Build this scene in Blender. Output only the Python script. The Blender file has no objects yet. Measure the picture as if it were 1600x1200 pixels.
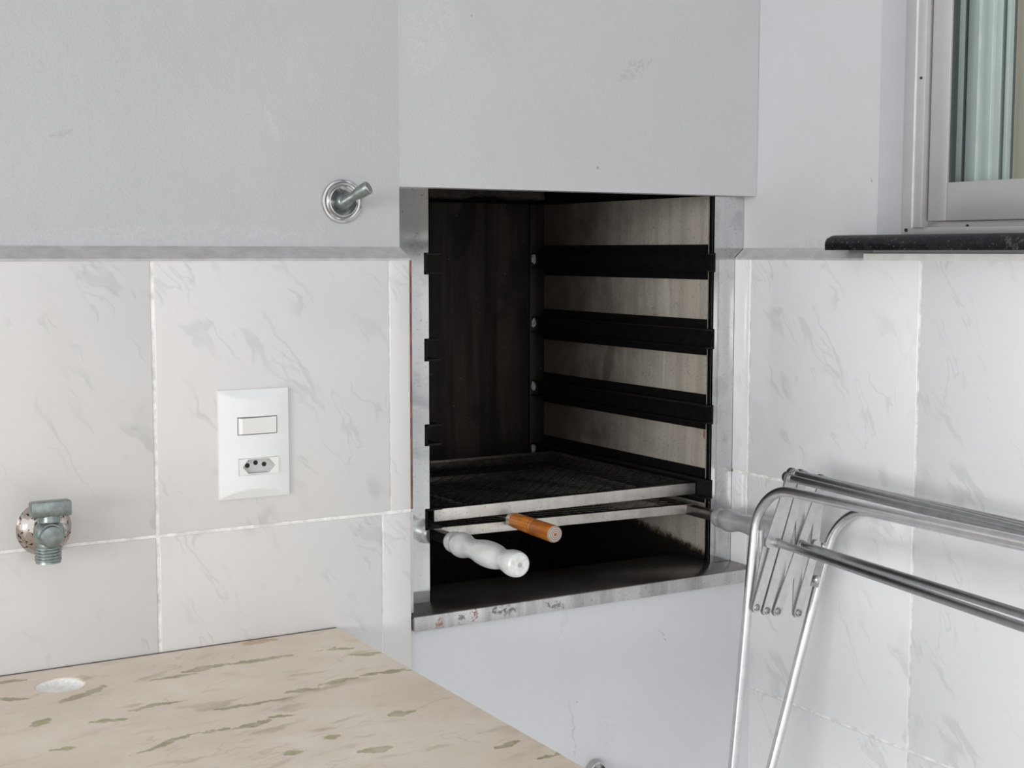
import bpy, bmesh, math, random
from mathutils import Vector, Matrix, Euler
from math import sin, cos, pi, radians

random.seed(7)
C = bpy.context.scene.collection
SC = bpy.context.scene
ZO = 1.325            # eye height above the floor; all heights below are written from eye level

# ------------------------------------------------------------------ camera
cam_d = bpy.data.cameras.new('camera')
cam = bpy.data.objects.new('camera', cam_d)
C.objects.link(cam)
cam_d.sensor_width = 36.0
cam_d.lens = 2203.0 / 1600.0 * 36.0
cam_d.clip_start = 0.02
cam.matrix_world = Matrix((
    (8.61295228e-01, 4.63951030e-02, -5.05982237e-01, 0),
    (-5.08103887e-01, 8.05749588e-02, -8.57518581e-01, 0),
    (9.84835018e-04, 9.95668203e-01, 9.29723597e-02, ZO),
    (0, 0, 0, 1)))
SC.camera = cam

# ------------------------------------------------------------------ world, lights, exposure
w = bpy.data.worlds.new('sky'); SC.world = w
w.use_nodes = True
bg = w.node_tree.nodes['Background']
bg.inputs[0].default_value = (0.97, 0.975, 1.0, 1)
bg.inputs[1].default_value = 1.36


def area(name, loc, target, sx, sy, power, col):
    l = bpy.data.lights.new(name, 'AREA'); l.shape = 'RECTANGLE'; l.size = sx; l.size_y = sy
    l.energy = power; l.color = col
    o = bpy.data.objects.new(name, l); C.objects.link(o)
    o.location = (loc[0], loc[1], loc[2] + ZO)
    d = Vector((target[0], target[1], target[2] + ZO)) - o.location
    o.rotation_euler = d.to_track_quat('-Z', 'Y').to_euler()
    return o


area('daylight_from_the_open_side', (-6.2, -2.5, 0.35), (1.1, 1.1, -0.35), 3.4, 1.6, 205, (1.0, 0.985, 0.965))
SC.view_settings.view_transform = 'Standard'
SC.view_settings.look = 'None'
SC.view_settings.gamma = 1.0
SC.view_settings.use_curve_mapping = False
SC.view_settings.exposure = 0.06

# ------------------------------------------------------------------ node helpers


class NT:
    def __init__(s, name):
        s.m = bpy.data.materials.new(name); s.m.use_nodes = True
        s.t = s.m.node_tree; s.n = s.t.nodes; s.b = s.n['Principled BSDF']
        s.tc = None

    def node(s, ty, **kw):
        x = s.n.new(ty)
        for k, v in kw.items():
            setattr(x, k, v)
        return x

    def link(s, a, b):
        s.t.links.new(a, b)

    def put(s, inp, v):
        if isinstance(v, (int, float)):
            inp.default_value = v
        elif isinstance(v, (tuple, list)):
            inp.default_value = tuple(v) + ((1,) if len(v) == 3 and len(inp.default_value) == 4 else ())
        else:
            s.link(v, inp)

    def obj(s):
        if not s.tc:
            s.tc = s.node('ShaderNodeTexCoord')
        return s.tc.outputs['Object']

    def pos(s):
        g = s.node('ShaderNodeNewGeometry'); return g.outputs['Position']

    def math(s, op, a, b=0.0, c=0.0, clamp=False):
        x = s.node('ShaderNodeMath', operation=op, use_clamp=clamp)
        s.put(x.inputs[0], a); s.put(x.inputs[1], b); s.put(x.inputs[2], c)
        return x.outputs[0]

    def vmath(s, op, a, b=(0, 0, 0), sc=1.0):
        x = s.node('ShaderNodeVectorMath', operation=op)
        s.put(x.inputs[0], a)
        if op == 'SCALE':
            s.put(x.inputs['Scale'], sc)
        else:
            s.put(x.inputs[1], b)
        return x.outputs['Value'] if op in ('DOT_PRODUCT', 'LENGTH', 'DISTANCE') else x.outputs['Vector']

    def noise(s, vec, scale, detail=3, rough=0.5, dist=0.0, out=0):
        x = s.node('ShaderNodeTexNoise')
        s.link(vec, x.inputs['Vector'])
        x.inputs['Scale'].default_value = scale; x.inputs['Detail'].default_value = detail
        x.inputs['Roughness'].default_value = rough; x.inputs['Distortion'].default_value = dist
        return x.outputs[out]

    def ramp(s, v, a, b, lo=0.0, hi=1.0, smooth=True):
        x = s.node('ShaderNodeMapRange'); x.interpolation_type = 'SMOOTHSTEP' if smooth else 'LINEAR'
        s.put(x.inputs['Value'], v)
        x.inputs['From Min'].default_value = a; x.inputs['From Max'].default_value = b
        x.inputs['To Min'].default_value = lo; x.inputs['To Max'].default_value = hi
        return x.outputs['Result']

    def mix(s, f, a, b):
        x = s.node('ShaderNodeMix', data_type='RGBA')
        s.put(x.inputs[0], f); s.put(x.inputs[6], a); s.put(x.inputs[7], b)
        return x.outputs[2]

    def scale3(s, vec, v):
        return s.vmath('MULTIPLY', vec, v)

    def bump(s, h, strength=0.2, dist=0.001):
        x = s.node('ShaderNodeBump'); x.inputs['Strength'].default_value = strength
        x.inputs['Distance'].default_value = dist
        s.link(h, x.inputs['Height']); s.link(x.outputs[0], s.b.inputs['Normal'])

    def stroke(s, p, a, b, r):
        """soft mask of a spot drawn out from a to b (a mark on the surface itself)"""
        g = s.node('ShaderNodeGroup'); g.node_tree = stroke_group()
        s.link(p, g.inputs[0]); g.inputs[1].default_value = a; g.inputs[2].default_value = b; g.inputs[3].default_value = r
        return g.outputs[0]


_SG = None


def stroke_group():
    global _SG
    if _SG:
        return _SG
    t = bpy.data.node_groups.new('stroke', 'ShaderNodeTree'); _SG = t
    for nm, ty in (('P', 'NodeSocketVector'), ('A', 'NodeSocketVector'), ('B', 'NodeSocketVector'), ('R', 'NodeSocketFloat')):
        t.interface.new_socket(nm, in_out='INPUT', socket_type=ty)
    t.interface.new_socket('Mask', in_out='OUTPUT', socket_type='NodeSocketFloat')
    I = t.nodes.new('NodeGroupInput'); O = t.nodes.new('NodeGroupOutput')

    def v(op, a, b):
        x = t.nodes.new('ShaderNodeVectorMath'); x.operation = op
        t.links.new(a, x.inputs[0])
        if b is not None:
            t.links.new(b, x.inputs[1])
        return x

    def f(op, a, b, clamp=False):
        x = t.nodes.new('ShaderNodeMath'); x.operation = op; x.use_clamp = clamp
        for i, q in enumerate((a, b)):
            if isinstance(q, (int, float)):
                x.inputs[i].default_value = q
            else:
                t.links.new(q, x.inputs[i])
        return x.outputs[0]
    pa = v('SUBTRACT', I.outputs[0], I.outputs[1]).outputs[0]
    ba = v('SUBTRACT', I.outputs[2], I.outputs[1]).outputs[0]
    h = f('DIVIDE', v('DOT_PRODUCT', pa, ba).outputs['Value'], v('DOT_PRODUCT', ba, ba).outputs['Value'], True)
    sc = t.nodes.new('ShaderNodeVectorMath'); sc.operation = 'SCALE'
    t.links.new(ba, sc.inputs[0]); t.links.new(h, sc.inputs['Scale'])
    d = v('DISTANCE', pa, sc.outputs[0]).outputs['Value']
    tp = f('SUBTRACT', 1.0, f('MULTIPLY', f('ABSOLUTE', f('SUBTRACT', h, 0.5), 0), 1.1))
    x = f('DIVIDE', d, f('MULTIPLY', I.outputs[3], tp))
    mr = t.nodes.new('ShaderNodeMapRange'); mr.interpolation_type = 'SMOOTHSTEP'
    t.links.new(x, mr.inputs['Value'])
    mr.inputs['From Min'].default_value = 1.0; mr.inputs['From Max'].default_value = 0.45
    t.links.new(mr.outputs['Result'], O.inputs[0])
    return t


def simple(name, col, rough=0.5, metal=0.0, bump=0.0, bscale=200.0, var=0.0, vscale=20.0, spec=None, coat=0.0):
    n = NT(name)
    n.b.inputs['Roughness'].default_value = rough; n.b.inputs['Metallic'].default_value = metal
    p = n.obj()
    if var:
        f = n.noise(p, vscale, 4, 0.6)
        n.link(n.mix(n.ramp(f, 0.3, 0.7), tuple(c * (1 - var) for c in col), tuple(min(1, c * (1 + var * 0.5)) for c in col)), n.b.inputs['Base Color'])
    else:
        n.b.inputs['Base Color'].default_value = (*col, 1)
    if bump:
        n.bump(n.noise(p, bscale, 3), bump)
    if spec is not None:
        n.b.inputs['Specular IOR Level'].default_value = spec
    if coat:
        n.b.inputs['Coat Weight'].default_value = coat
    return n.m


# ------------------------------------------------------------------ materials
def mat_paint(name, col, marks):
    """brushed wall paint with fine roller grain, faint blotches and a few scuffs; marks are in world metres"""
    n = NT(name); P = n.pos()
    big = n.noise(P, 4.0, 3, 0.6)
    c = n.mix(n.ramp(big, 0.35, 0.65), tuple(x * 0.965 for x in col), col)
    warp = n.vmath('SCALE', n.vmath('SUBTRACT', n.noise(P, 90, 3, 0.6, out=1), (0.5, 0.5, 0.5)), sc=0.016)
    PW = n.vmath('ADD', P, warp)
    fine = n.ramp(n.noise(P, 150, 4, 0.7), 0.40, 0.62)
    for a, b, r, dark, st, grainy in marks:
        mk = n.stroke(PW, (a[0], a[1], a[2] + ZO), (b[0], b[1], b[2] + ZO), r)
        if grainy:
            mk = n.math('MULTIPLY', mk, fine)
        c = n.mix(n.math('MULTIPLY', mk, st), c, dark)
    spk = n.node('ShaderNodeTexVoronoi'); n.link(P, spk.inputs['Vector']); spk.inputs['Scale'].default_value = 22
    rnd = n.node('ShaderNodeSeparateColor'); n.link(spk.outputs['Color'], rnd.inputs[0])
    sp = n.math('MULTIPLY', n.ramp(spk.outputs['Distance'], 0.055, 0.03), n.math('GREATER_THAN', rnd.outputs[0], 0.93))
    c = n.mix(n.math('MULTIPLY', sp, 0.6), c, (0.18, 0.18, 0.18))
    n.link(c, n.b.inputs['Base Color'])
    n.b.inputs['Roughness'].default_value = 0.42
    h = n.math('ADD', n.noise(P, 300, 2, 0.5), n.math('MULTIPLY', n.noise(P, 30, 3, 0.6), 2.2))
    n.bump(h, 0.35, 0.0012)
    return n.m


def mat_tile(name, base):
    n = NT(name)
    P = n.obj()
    info = n.node('ShaderNodeObjectInfo')
    off = n.node('ShaderNodeCombineXYZ')
    rr = n.math('MULTIPLY', n.math('FLOOR', n.math('MULTIPLY', info.outputs['Random'], 3.0)), 0.7)
    n.link(rr, off.inputs['Y'])
    flat = n.scale3(P, (1, 0, 1))
    Q = n.vmath('ADD', flat, off.outputs[0])
    wob = n.vmath('SCALE', n.vmath('SUBTRACT', n.noise(Q, 13, 3, 0.6, out=1), (0.5, 0.5, 0.5)), sc=0.05)
    W = n.vmath('ADD', Q, wob)
    u = n.vmath('DOT_PRODUCT', W, (0.60, 0, -0.80))
    v = n.vmath('DOT_PRODUCT', W, (0.80, 0, 0.60))
    yy = n.vmath('DOT_PRODUCT', Q, (0, 1, 0))
    cx = n.node('ShaderNodeCombineXYZ')
    n.link(n.math('MULTIPLY', u, 7.0), cx.inputs[0]); n.link(n.math('MULTIPLY', v, 26.0), cx.inputs[1]); n.link(n.math('MULTIPLY', yy, 9.0), cx.inputs[2])
    A = n.noise(cx.outputs[0], 1.0, 2.5, 0.55, 0.2)
    line = n.ramp(n.math('ABSOLUTE', n.math('SUBTRACT', A, 0.5)), 0.036, 0.006)
    brk = n.ramp(n.noise(cx.outputs[0], 0.55, 2, 0.5), 0.46, 0.58)
    brk2 = n.ramp(n.noise(Q, 17, 2, 0.5), 0.44, 0.56)
    vein = n.math('MULTIPLY', n.math('MULTIPLY', line, brk), brk2)
    B = n.noise(n.vmath('ADD', cx.outputs[0], (3.3, 7.1, 0)), 0.8, 3, 0.6, 0.3)
    patch = n.math('MULTIPLY', n.ramp(B, 0.625, 0.73), 0.8)
    thin = n.math('MULTIPLY', n.ramp(n.math('ABSOLUTE', n.math('SUBTRACT', B, 0.46)), 0.016, 0.002), n.ramp(n.noise(Q, 11, 2, 0.5), 0.52, 0.62))
    m_ = n.math('ADD', n.math('ADD', n.math('MULTIPLY', vein, 0.75), patch), n.math('MULTIPLY', thin, 0.6), clamp=True)
    c = n.mix(n.math('MULTIPLY', m_, 0.55), base, (base[0] * 0.70, base[1] * 0.705, base[2] * 0.705))
    n.link(c, n.b.inputs['Base Color'])
    n.b.inputs['Roughness'].default_value = 0.16
    n.b.inputs['Specular IOR Level'].default_value = 0.45
    n.bump(n.noise(flat, 9, 2, 0.5), 0.10, 0.004)
    return n.m


def mat_steel(name, col, rough, var=0.15, speck=0.25, soot=0.0, sootcol=(0.02, 0.018, 0.016)):
    """used stainless sheet: brushed streaks, specks of soot and grease"""
    n = NT(name); P = n.pos()
    st = n.noise(n.scale3(P, (60, 60, 3)), 1.0, 3, 0.6)
    c = n.mix(n.ramp(st, 0.35, 0.65), tuple(x * (1 - var) for x in col), col)
    sp = n.ramp(n.noise(P, 330, 3, 0.7), 0.62, 0.70)
    c = n.mix(n.math('MULTIPLY', sp, speck), c, (0.06, 0.055, 0.05))
    bl = n.ramp(n.noise(P, 26, 5, 0.65), 0.52, 0.66)
    c = n.mix(n.math('MULTIPLY', bl, 0.35 + soot), c, tuple(x * 0.55 for x in col) if not soot else sootcol)
    n.link(c, n.b.inputs['Base Color'])
    n.b.inputs['Metallic'].default_value = 0.9
    n.link(n.ramp(n.noise(P, 40, 4, 0.6), 0.3, 0.7, rough * 0.8, rough * 1.5), n.b.inputs['Roughness'])
    n.bump(n.noise(P, 9, 2, 0.5), 0.12, 0.004)
    return n.m


def mat_firewall():
    """inside right sheet of the firebox: smoked steel, lighter towards the front, burnt low down"""
    n = NT('smoked_steel'); P = n.pos()
    sep = n.node('ShaderNodeSeparateXYZ'); n.link(P, sep.inputs[0])
    y = sep.outputs['Y']; z = sep.outputs['Z']
    nz = n.noise(P, 14, 5, 0.65)
    nf = n.noise(P, 240, 3, 0.7)
    st = n.noise(n.scale3(P, (10, 45, 3)), 1.0, 3, 0.6)
    front = n.ramp(n.math('SUBTRACT', y, n.math('MULTIPLY', n.math('SUBTRACT', nz, 0.5), 0.35)), 1.93, 1.56)  # base colour runs from pale at the front to dark at the back
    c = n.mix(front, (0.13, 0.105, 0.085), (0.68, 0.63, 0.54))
    c = n.mix(n.math('MULTIPLY', n.ramp(st, 0.42, 0.62), 0.22), c, (0.14, 0.11, 0.09))
    c = n.mix(n.math('MULTIPLY', n.ramp(nf, 0.56, 0.7), 0.45), c, (0.13, 0.105, 0.08))
    # grease run and rust touches
    for a, b, r, col, s_ in (((1.215, 1.628, -0.03), (1.215, 1.622, -0.085), 0.011, (0.75, 0.73, 0.66), 0.55),
                             ((1.215, 1.628, -0.13), (1.215, 1.630, -0.19), 0.0035, (0.8, 0.74, 0.6), 0.7),
                             ((1.215, 1.535, -0.245), (1.215, 1.535, -0.256), 0.003, (0.35, 0.08, 0.04), 0.8),
                             ((1.215, 1.76, -0.135), (1.215, 1.78, -0.20), 0.02, (0.10, 0.06, 0.04), 0.55)):
        mk = n.stroke(P, (a[0], a[1], a[2] + ZO), (b[0], b[1], b[2] + ZO), r)
        c = n.mix(n.math('MULTIPLY', mk, s_), c, col)
    # ash burnt onto the bottom: its upper edge climbs towards the back
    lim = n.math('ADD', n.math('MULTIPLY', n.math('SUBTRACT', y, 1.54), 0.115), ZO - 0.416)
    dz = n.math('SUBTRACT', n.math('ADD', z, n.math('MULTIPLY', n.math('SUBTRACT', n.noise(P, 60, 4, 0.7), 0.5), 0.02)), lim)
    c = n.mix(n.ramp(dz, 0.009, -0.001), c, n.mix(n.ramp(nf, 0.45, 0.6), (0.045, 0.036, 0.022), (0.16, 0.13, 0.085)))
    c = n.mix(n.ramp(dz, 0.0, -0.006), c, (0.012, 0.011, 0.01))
    n.link(c, n.b.inputs['Base Color'])
    n.b.inputs['Metallic'].default_value = 0.35
    n.b.inputs['Roughness'].default_value = 0.5
    return n.m


def mat_backwall():
    n = NT('sooty_steel'); P = n.pos()
    st = n.noise(n.scale3(P, (34, 34, 2.2)), 1.0, 4, 0.6)
    bl = n.noise(P, 9, 4, 0.6)
    c = n.mix(n.ramp(st, 0.35, 0.68), (0.011, 0.008, 0.007), (0.048, 0.037, 0.031))
    c = n.mix(n.ramp(bl, 0.48, 0.62, 0, 0.7), c, (0.012, 0.010, 0.010))
    mk = n.stroke(n.vmath('ADD', P, n.vmath('SCALE', n.vmath('SUBTRACT', n.noise(P, 20, 3, out=1), (.5, .5, .5)), sc=0.03)),
                  (1.085, 1.96, 0.09 + ZO), (1.055, 1.96, -0.0 + ZO), 0.03)
    c = n.mix(n.math('MULTIPLY', mk, 0.9), c, (0.006, 0.005, 0.005))
    sp = n.ramp(n.noise(P, 170, 2, 0.6), 0.74, 0.78)
    c = n.mix(sp, c, (0.3, 0.29, 0.27))
    n.link(c, n.b.inputs['Base Color'])
    n.b.inputs['Metallic'].default_value = 0.5
    n.b.inputs['Roughness'].default_value = 0.42
    return n.m


def mat_marble():
    n = NT('beige_marble_with_green_veins'); P = n.pos()
    flat = n.scale3(P, (1, 1, 0))
    warp = n.vmath('SCALE', n.vmath('SUBTRACT', n.noise(flat, 24, 5, 0.65, out=1), (0.5, 0.5, 0.5)), sc=0.030)
    W = n.vmath('ADD', flat, warp)
    cl = n.noise(flat, 7, 4, 0.6)
    c = n.mix(n.ramp(cl, 0.3, 0.7), (0.72, 0.605, 0.495), (0.84, 0.755, 0.635))
    c = n.mix(n.ramp(n.noise(flat, 11, 3, 0.6), 0.55, 0.7, 0, 0.45), c, (0.76, 0.60, 0.50))
    gr = n.noise(flat, 260, 3, 0.7)
    c = n.mix(n.ramp(gr, 0.35, 0.65, 0, 0.16), c, (0.86, 0.82, 0.74))
    # short natural flecks drawn out along the slab
    u = n.vmath('DOT_PRODUCT', W, (0.985, 0.17, 0)); v = n.vmath('DOT_PRODUCT', W, (-0.17, 0.985, 0))
    cx = n.node('ShaderNodeCombineXYZ')
    n.link(n.math('MULTIPLY', u, 17.0), cx.inputs[0]); n.link(n.math('MULTIPLY', v, 46.0), cx.inputs[1])
    F = n.noise(cx.outputs[0], 1.0, 1.5, 0.5, 0.1)
    reg = n.ramp(n.noise(flat, 6, 2, 0.5), 0.35, 0.60)
    fl = n.math('MULTIPLY', n.ramp(F, 0.565, 0.72), n.ramp(reg, 0, 1, 0.25, 0.8))
    c = n.mix(n.math('MULTIPLY', fl, 0.8), c, (0.46, 0.39, 0.27))
    F2 = n.noise(n.vmath('ADD', cx.outputs[0], (9, 4, 0)), 0.45, 3, 0.6, 0.2)
    ln = n.math('MULTIPLY', n.ramp(n.math('ABSOLUTE', n.math('SUBTRACT', F2, 0.5)), 0.014, 0.002), n.ramp(n.noise(flat, 13, 2), 0.48, 0.6))
    c = n.mix(n.math('MULTIPLY', ln, 0.28), c, (0.38, 0.34, 0.22))
    veins = [(0.3908, 1.36, 0.4275, 1.3583, 3), (0.4281, 1.3705, 0.4617, 1.3766, 5), (0.472, 1.3785, 0.5361, 1.3733, 3.5), (0.5737, 1.3764, 0.6075, 1.3651, 2), (0.6002, 1.344, 0.6356, 1.3317, 3), (0.4901, 1.2567, 0.515, 1.2561, 3), (0.5263, 1.2637, 0.5676, 1.2638, 2), (0.5795, 1.2667, 0.634, 1.2679, 3), (0.2958, 1.3344, 0.3393, 1.3684, 4), (0.2561, 1.4315, 0.2734, 1.4263, 4), (0.2459, 1.377, 0.2677, 1.3687, 3), (0.2562, 1.28, 0.2753, 1.2952, 4), (0.3469, 1.2784, 0.3915, 1.285, 2), (0.4174, 1.2414, 0.4827, 1.2382, 1.6), (0.3045, 1.2618, 0.3298, 1.2591, 3), (0.3175, 1.1632, 0.3723, 1.1866, 2.5), (0.3723, 1.1866, 0.4072, 1.1856, 2), (0.4072, 1.1856, 0.4423, 1.1891, 3), (0.4532, 1.1951, 0.4698, 1.1895, 2), (0.4724, 1.1183, 0.4807, 1.1192, 3), (0.4878, 1.0741, 0.5033, 1.0686, 6), (0.2611, 1.207, 0.2722, 1.2041, 4), (0.5509, 1.1483, 0.5661, 1.1457, 3), (0.4265, 1.0957, 0.4335, 1.0988, 4), (0.6237, 0.9837, 0.632, 0.9824, 3), (0.5926, 1.0254, 0.6062, 1.0267, 4), (0.6044, 0.9792, 0.6149, 0.9818, 2)]
    tot = None
    for x0, y0, x1, y1, r in veins:
        mk = n.stroke(W, (x0 - 0.004, y0, 0), (x1 + 0.004, y1, 0), 0.0019 * r + 0.0030)
        tot = mk if tot is None else n.math('MAXIMUM', tot, mk)
    tot = n.ramp(n.math('ADD', tot, n.math('MULTIPLY', n.math('SUBTRACT', n.noise(flat, 85, 4, 0.65), 0.5), 1.5)), 0.32, 0.95)
    c = n.mix(n.math('MULTIPLY', tot, n.ramp(n.noise(flat, 55, 4, 0.6), 0.3, 0.6, 0.5, 0.95)), c, n.mix(n.ramp(cl, 0.45, 0.55), (0.34, 0.31, 0.17), (0.38, 0.37, 0.19)))
    rust = n.stroke(W, (0.515, 1.438, 0), (0.545, 1.44, 0), 0.012)
    c = n.mix(n.math('MULTIPLY', rust, 0.6), c, (0.52, 0.27, 0.10))
    n.link(c, n.b.inputs['Base Color'])
    n.b.inputs['Roughness'].default_value = 0.48
    n.bump(gr, 0.05, 0.0005)
    return n.m


M = {}
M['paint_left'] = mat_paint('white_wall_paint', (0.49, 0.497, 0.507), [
    ((0.332, 1.48, 0.1175), (0.352, 1.48, 0.121), 0.006, (0.35, 0.35, 0.36), 0.5, True),
    ((0.27, 1.48, 0.20), (0.33, 1.48, 0.185), 0.02, (0.45, 0.45, 0.47), 0.35, True),
    ((0.30, 1.48, 0.015), (0.62, 1.48, 0.018), 0.02, (0.55, 0.55, 0.57), 0.5, True),
    ((0.56, 1.48, 0.16), (0.575, 1.48, 0.12), 0.006, (0.55, 0.55, 0.56), 0.5, False)])
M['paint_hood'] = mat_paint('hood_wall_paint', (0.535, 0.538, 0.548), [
    ((1.03, 1.48, 0.218), (1.075, 1.48, 0.242), 0.014, (0.40, 0.40, 0.42), 0.6, True),
    ((0.75, 1.48, 0.22), (0.78, 1.48, 0.30), 0.05, (0.58, 0.59, 0.60), 0.5, True)])
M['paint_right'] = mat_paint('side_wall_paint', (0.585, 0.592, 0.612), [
    ((1.255, 1.3843, 0.0612), (1.255, 1.3843, 0.0616), 0.0028, (0.02, 0.02, 0.02), 1.0, False),
    ((1.255, 1.2680, 0.086), (1.255, 1.2682, 0.0885), 0.0022, (0.1, 0.1, 0.1), 0.9, False),
    ((1.255, 1.30, 0.012), (1.255, 1.42, 0.006), 0.012, (0.45, 0.45, 0.46), 0.4, True)])
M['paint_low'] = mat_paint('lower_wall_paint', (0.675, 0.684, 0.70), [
    ((0.826, 1.46, -0.517), (0.826, 1.46, -0.5172), 0.0016, (0.05, 0.05, 0.05), 1, False),
    ((0.9562, 1.46, -0.57), (0.9566, 1.46, -0.5705), 0.0022, (0.2, 0.2, 0.2), 0.9, False),
    ((1.086, 1.46, -0.493), (1.096, 1.46, -0.507), 0.0026, (0.3, 0.3, 0.3), 0.8, True),
    ((0.945, 1.46, -0.56), (0.958, 1.46, -0.645), 0.0026, (0.42, 0.42, 0.44), 0.35, False),
    ((1.00, 1.46, -0.59), (1.005, 1.46, -0.64), 0.02, (0.5, 0.5, 0.52), 0.2, True),
    ((0.94, 1.46, -0.445), (0.935, 1.46, -0.475), 0.008, (0.5, 0.5, 0.52), 0.4, True)])
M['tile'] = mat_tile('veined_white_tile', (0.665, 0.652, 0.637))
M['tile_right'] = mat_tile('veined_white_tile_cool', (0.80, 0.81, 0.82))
M['grout'] = simple('grout', (0.86, 0.85, 0.82), 0.8, var=0.25, vscale=60)
M['joint'] = simple('joint_shadow_grout', (0.42, 0.40, 0.38), 0.85, var=0.2, vscale=80)
M['ledge'] = simple('dusty_plaster_ledge', (0.50, 0.48, 0.485), 0.8, bump=0.3, bscale=70, var=0.14, vscale=50)
M['bead'] = simple('white_bead', (0.74, 0.73, 0.70), 0.6, bump=0.2, bscale=60, var=0.1, vscale=40)
M['clay'] = simple('clay_edge', (0.30, 0.15, 0.115), 0.8, var=0.4, vscale=30)
M['steel'] = mat_steel('stainless_frame', (0.62, 0.63, 0.635), 0.07, 0.06, 0.5)
M['sill'] = mat_steel('stainless_sill', (0.47, 0.465, 0.46), 0.26, 0.12, 0.6)
M['lip'] = mat_steel('stainless_lip', (0.66, 0.655, 0.65), 0.34, 0.10, 0.35)
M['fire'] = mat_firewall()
M['back'] = mat_backwall()
M['soot'] = simple('soot', (0.004, 0.0036, 0.0034), 0.8, bump=0.5, bscale=90, var=0.4, vscale=60, spec=0.15)
M['rail'] = simple('sooty_rail', (0.005, 0.0045, 0.0045), 0.6, bump=0.4, bscale=260, var=0.5, vscale=90, spec=0.25)
M['mortar'] = simple('smoked_mortar', (0.07, 0.055, 0.045), 0.95, bump=0.8, bscale=90, var=0.5, vscale=50)
M['weld'] = simple('weld_bead', (0.42, 0.41, 0.39), 0.8, bump=0.8, bscale=300, var=0.4, vscale=200)
M['grate'] = mat_steel('grate_edge', (0.72, 0.69, 0.64), 0.42, 0.10, 0.8)
M['mesh'] = simple('burnt_mesh', (0.009, 0.008, 0.007), 0.5, metal=0.3, var=0.6, vscale=90)
M['arm'] = simple('dark_steel_arm', (0.16, 0.14, 0.135), 0.3, metal=0.85, var=0.4, vscale=60)
M['handle'] = simple('silver_lacquer', (0.70, 0.73, 0.72), 0.33, metal=0.25, var=0.06, vscale=60, coat=0.3)
M['handle_shaded'] = simple('silver_lacquer_shaded', (0.46, 0.48, 0.48), 0.35, metal=0.3, var=0.08, vscale=60, coat=0.3)  # same lacquer as the other handle, with its shade put into the colour
M['chalk'] = simple('worn_white_wood_end', (0.74, 0.74, 0.72), 0.8, var=0.15, vscale=200)
M['core'] = simple('grey_core', (0.42, 0.42, 0.42), 0.7)
M['chrome'] = simple('chrome', (0.52, 0.51, 0.505), 0.12, metal=1.0, var=0.06, vscale=60)
M['oldchrome'] = simple('dull_green_chrome', (0.27, 0.31, 0.30), 0.32, metal=0.85, bump=0.15, bscale=200, var=0.25, vscale=120)
M['darkmetal'] = simple('dark_metal_face', (0.22, 0.215, 0.23), 0.4, metal=0.6, var=0.1)
M['alu'] = simple('aluminium_tube', (0.70, 0.70, 0.705), 0.30, metal=1.0, bump=0.1, bscale=300, var=0.08, vscale=80)
M['alu_dull'] = simple('dull_aluminium_tube', (0.40, 0.405, 0.41), 0.30, metal=1.0, bump=0.1, bscale=300, var=0.12, vscale=90)
M['slat'] = simple('aluminium_flat_bar', (0.66, 0.66, 0.66), 0.36, metal=0.75, var=0.08, vscale=90)
M['rubber'] = simple('black_cap', (0.03, 0.03, 0.035), 0.5)
M['winalu'] = simple('anodised_window_aluminium', (0.52, 0.52, 0.515), 0.42, metal=0.45, var=0.03, vscale=20)
M['winalu2'] = simple('green_tinted_inner_track', (0.57, 0.605, 0.61), 0.4, metal=0.45)
M['gasket'] = simple('gasket', (0.05, 0.065, 0.062), 0.6)
M['reveal'] = simple('window_reveal_paint', (0.60, 0.605, 0.63), 0.5, bump=0.15, bscale=40, var=0.05, vscale=10)
M['room'] = simple('beige_room_paint', (0.36, 0.30, 0.235), 0.8, var=0.05, vscale=3)
M['room_low'] = simple('beige_room_dado', (0.27, 0.235, 0.18), 0.7)
M['switch'] = simple('white_switch_plastic', (0.80, 0.82, 0.815), 0.30, var=0.015, vscale=20, coat=0.2)
M['switch2'] = simple('white_module_plastic', (0.80, 0.80, 0.77), 0.32, var=0.015, vscale=40)
M['black'] = simple('black_hole', (0.01, 0.01, 0.01), 0.7)
M['marble'] = mat_marble()
M['plug'] = simple('white_grout_plug', (0.93, 0.93, 0.90), 0.6, bump=0.6, bscale=250, var=0.12, vscale=260)
M['floor'] = simple('grey_floor_tile', (0.68, 0.675, 0.67), 0.4, var=0.05, vscale=4)
M['ceiling'] = simple('ceiling_paint', (0.62, 0.62, 0.62), 0.8)


def mat_granite():
    n = NT('black_granite'); P = n.pos()
    a = n.noise(P, 120, 4, 0.7); b = n.noise(P, 420, 2, 0.6); d = n.noise(P, 26, 4, 0.65)
    c = n.mix(n.ramp(a, 0.42, 0.7, 0, 0.6), (0.004, 0.0045, 0.005), (0.025, 0.028, 0.03))
    c = n.mix(n.ramp(b, 0.66, 0.72, 0, 0.6), c, (0.3, 0.3, 0.28))
    c = n.mix(n.math('MULTIPLY', n.ramp(d, 0.55, 0.68), n.ramp(a, 0.45, 0.6, 0, 0.6)), c, (0.16, 0.15, 0.13))
    n.link(c, n.b.inputs['Base Color']); n.b.inputs['Roughness'].default_value = 0.42; n.b.inputs['Specular IOR Level'].default_value = 0.3
    return n.m


def mat_wood():
    n = NT('varnished_orange_wood'); P = n.obj()
    g = n.noise(n.scale3(P, (260, 14, 260)), 1.0, 3, 0.6)
    c = n.mix(n.ramp(g, 0.35, 0.7), (0.40, 0.115, 0.018), (0.66, 0.26, 0.06))
    c = n.mix(n.ramp(n.noise(P, 120, 4, 0.7), 0.58, 0.68, 0, 0.55), c, (0.16, 0.06, 0.02))
    n.link(c, n.b.inputs['Base Color']); n.b.inputs['Roughness'].default_value = 0.35
    return n.m


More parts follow.
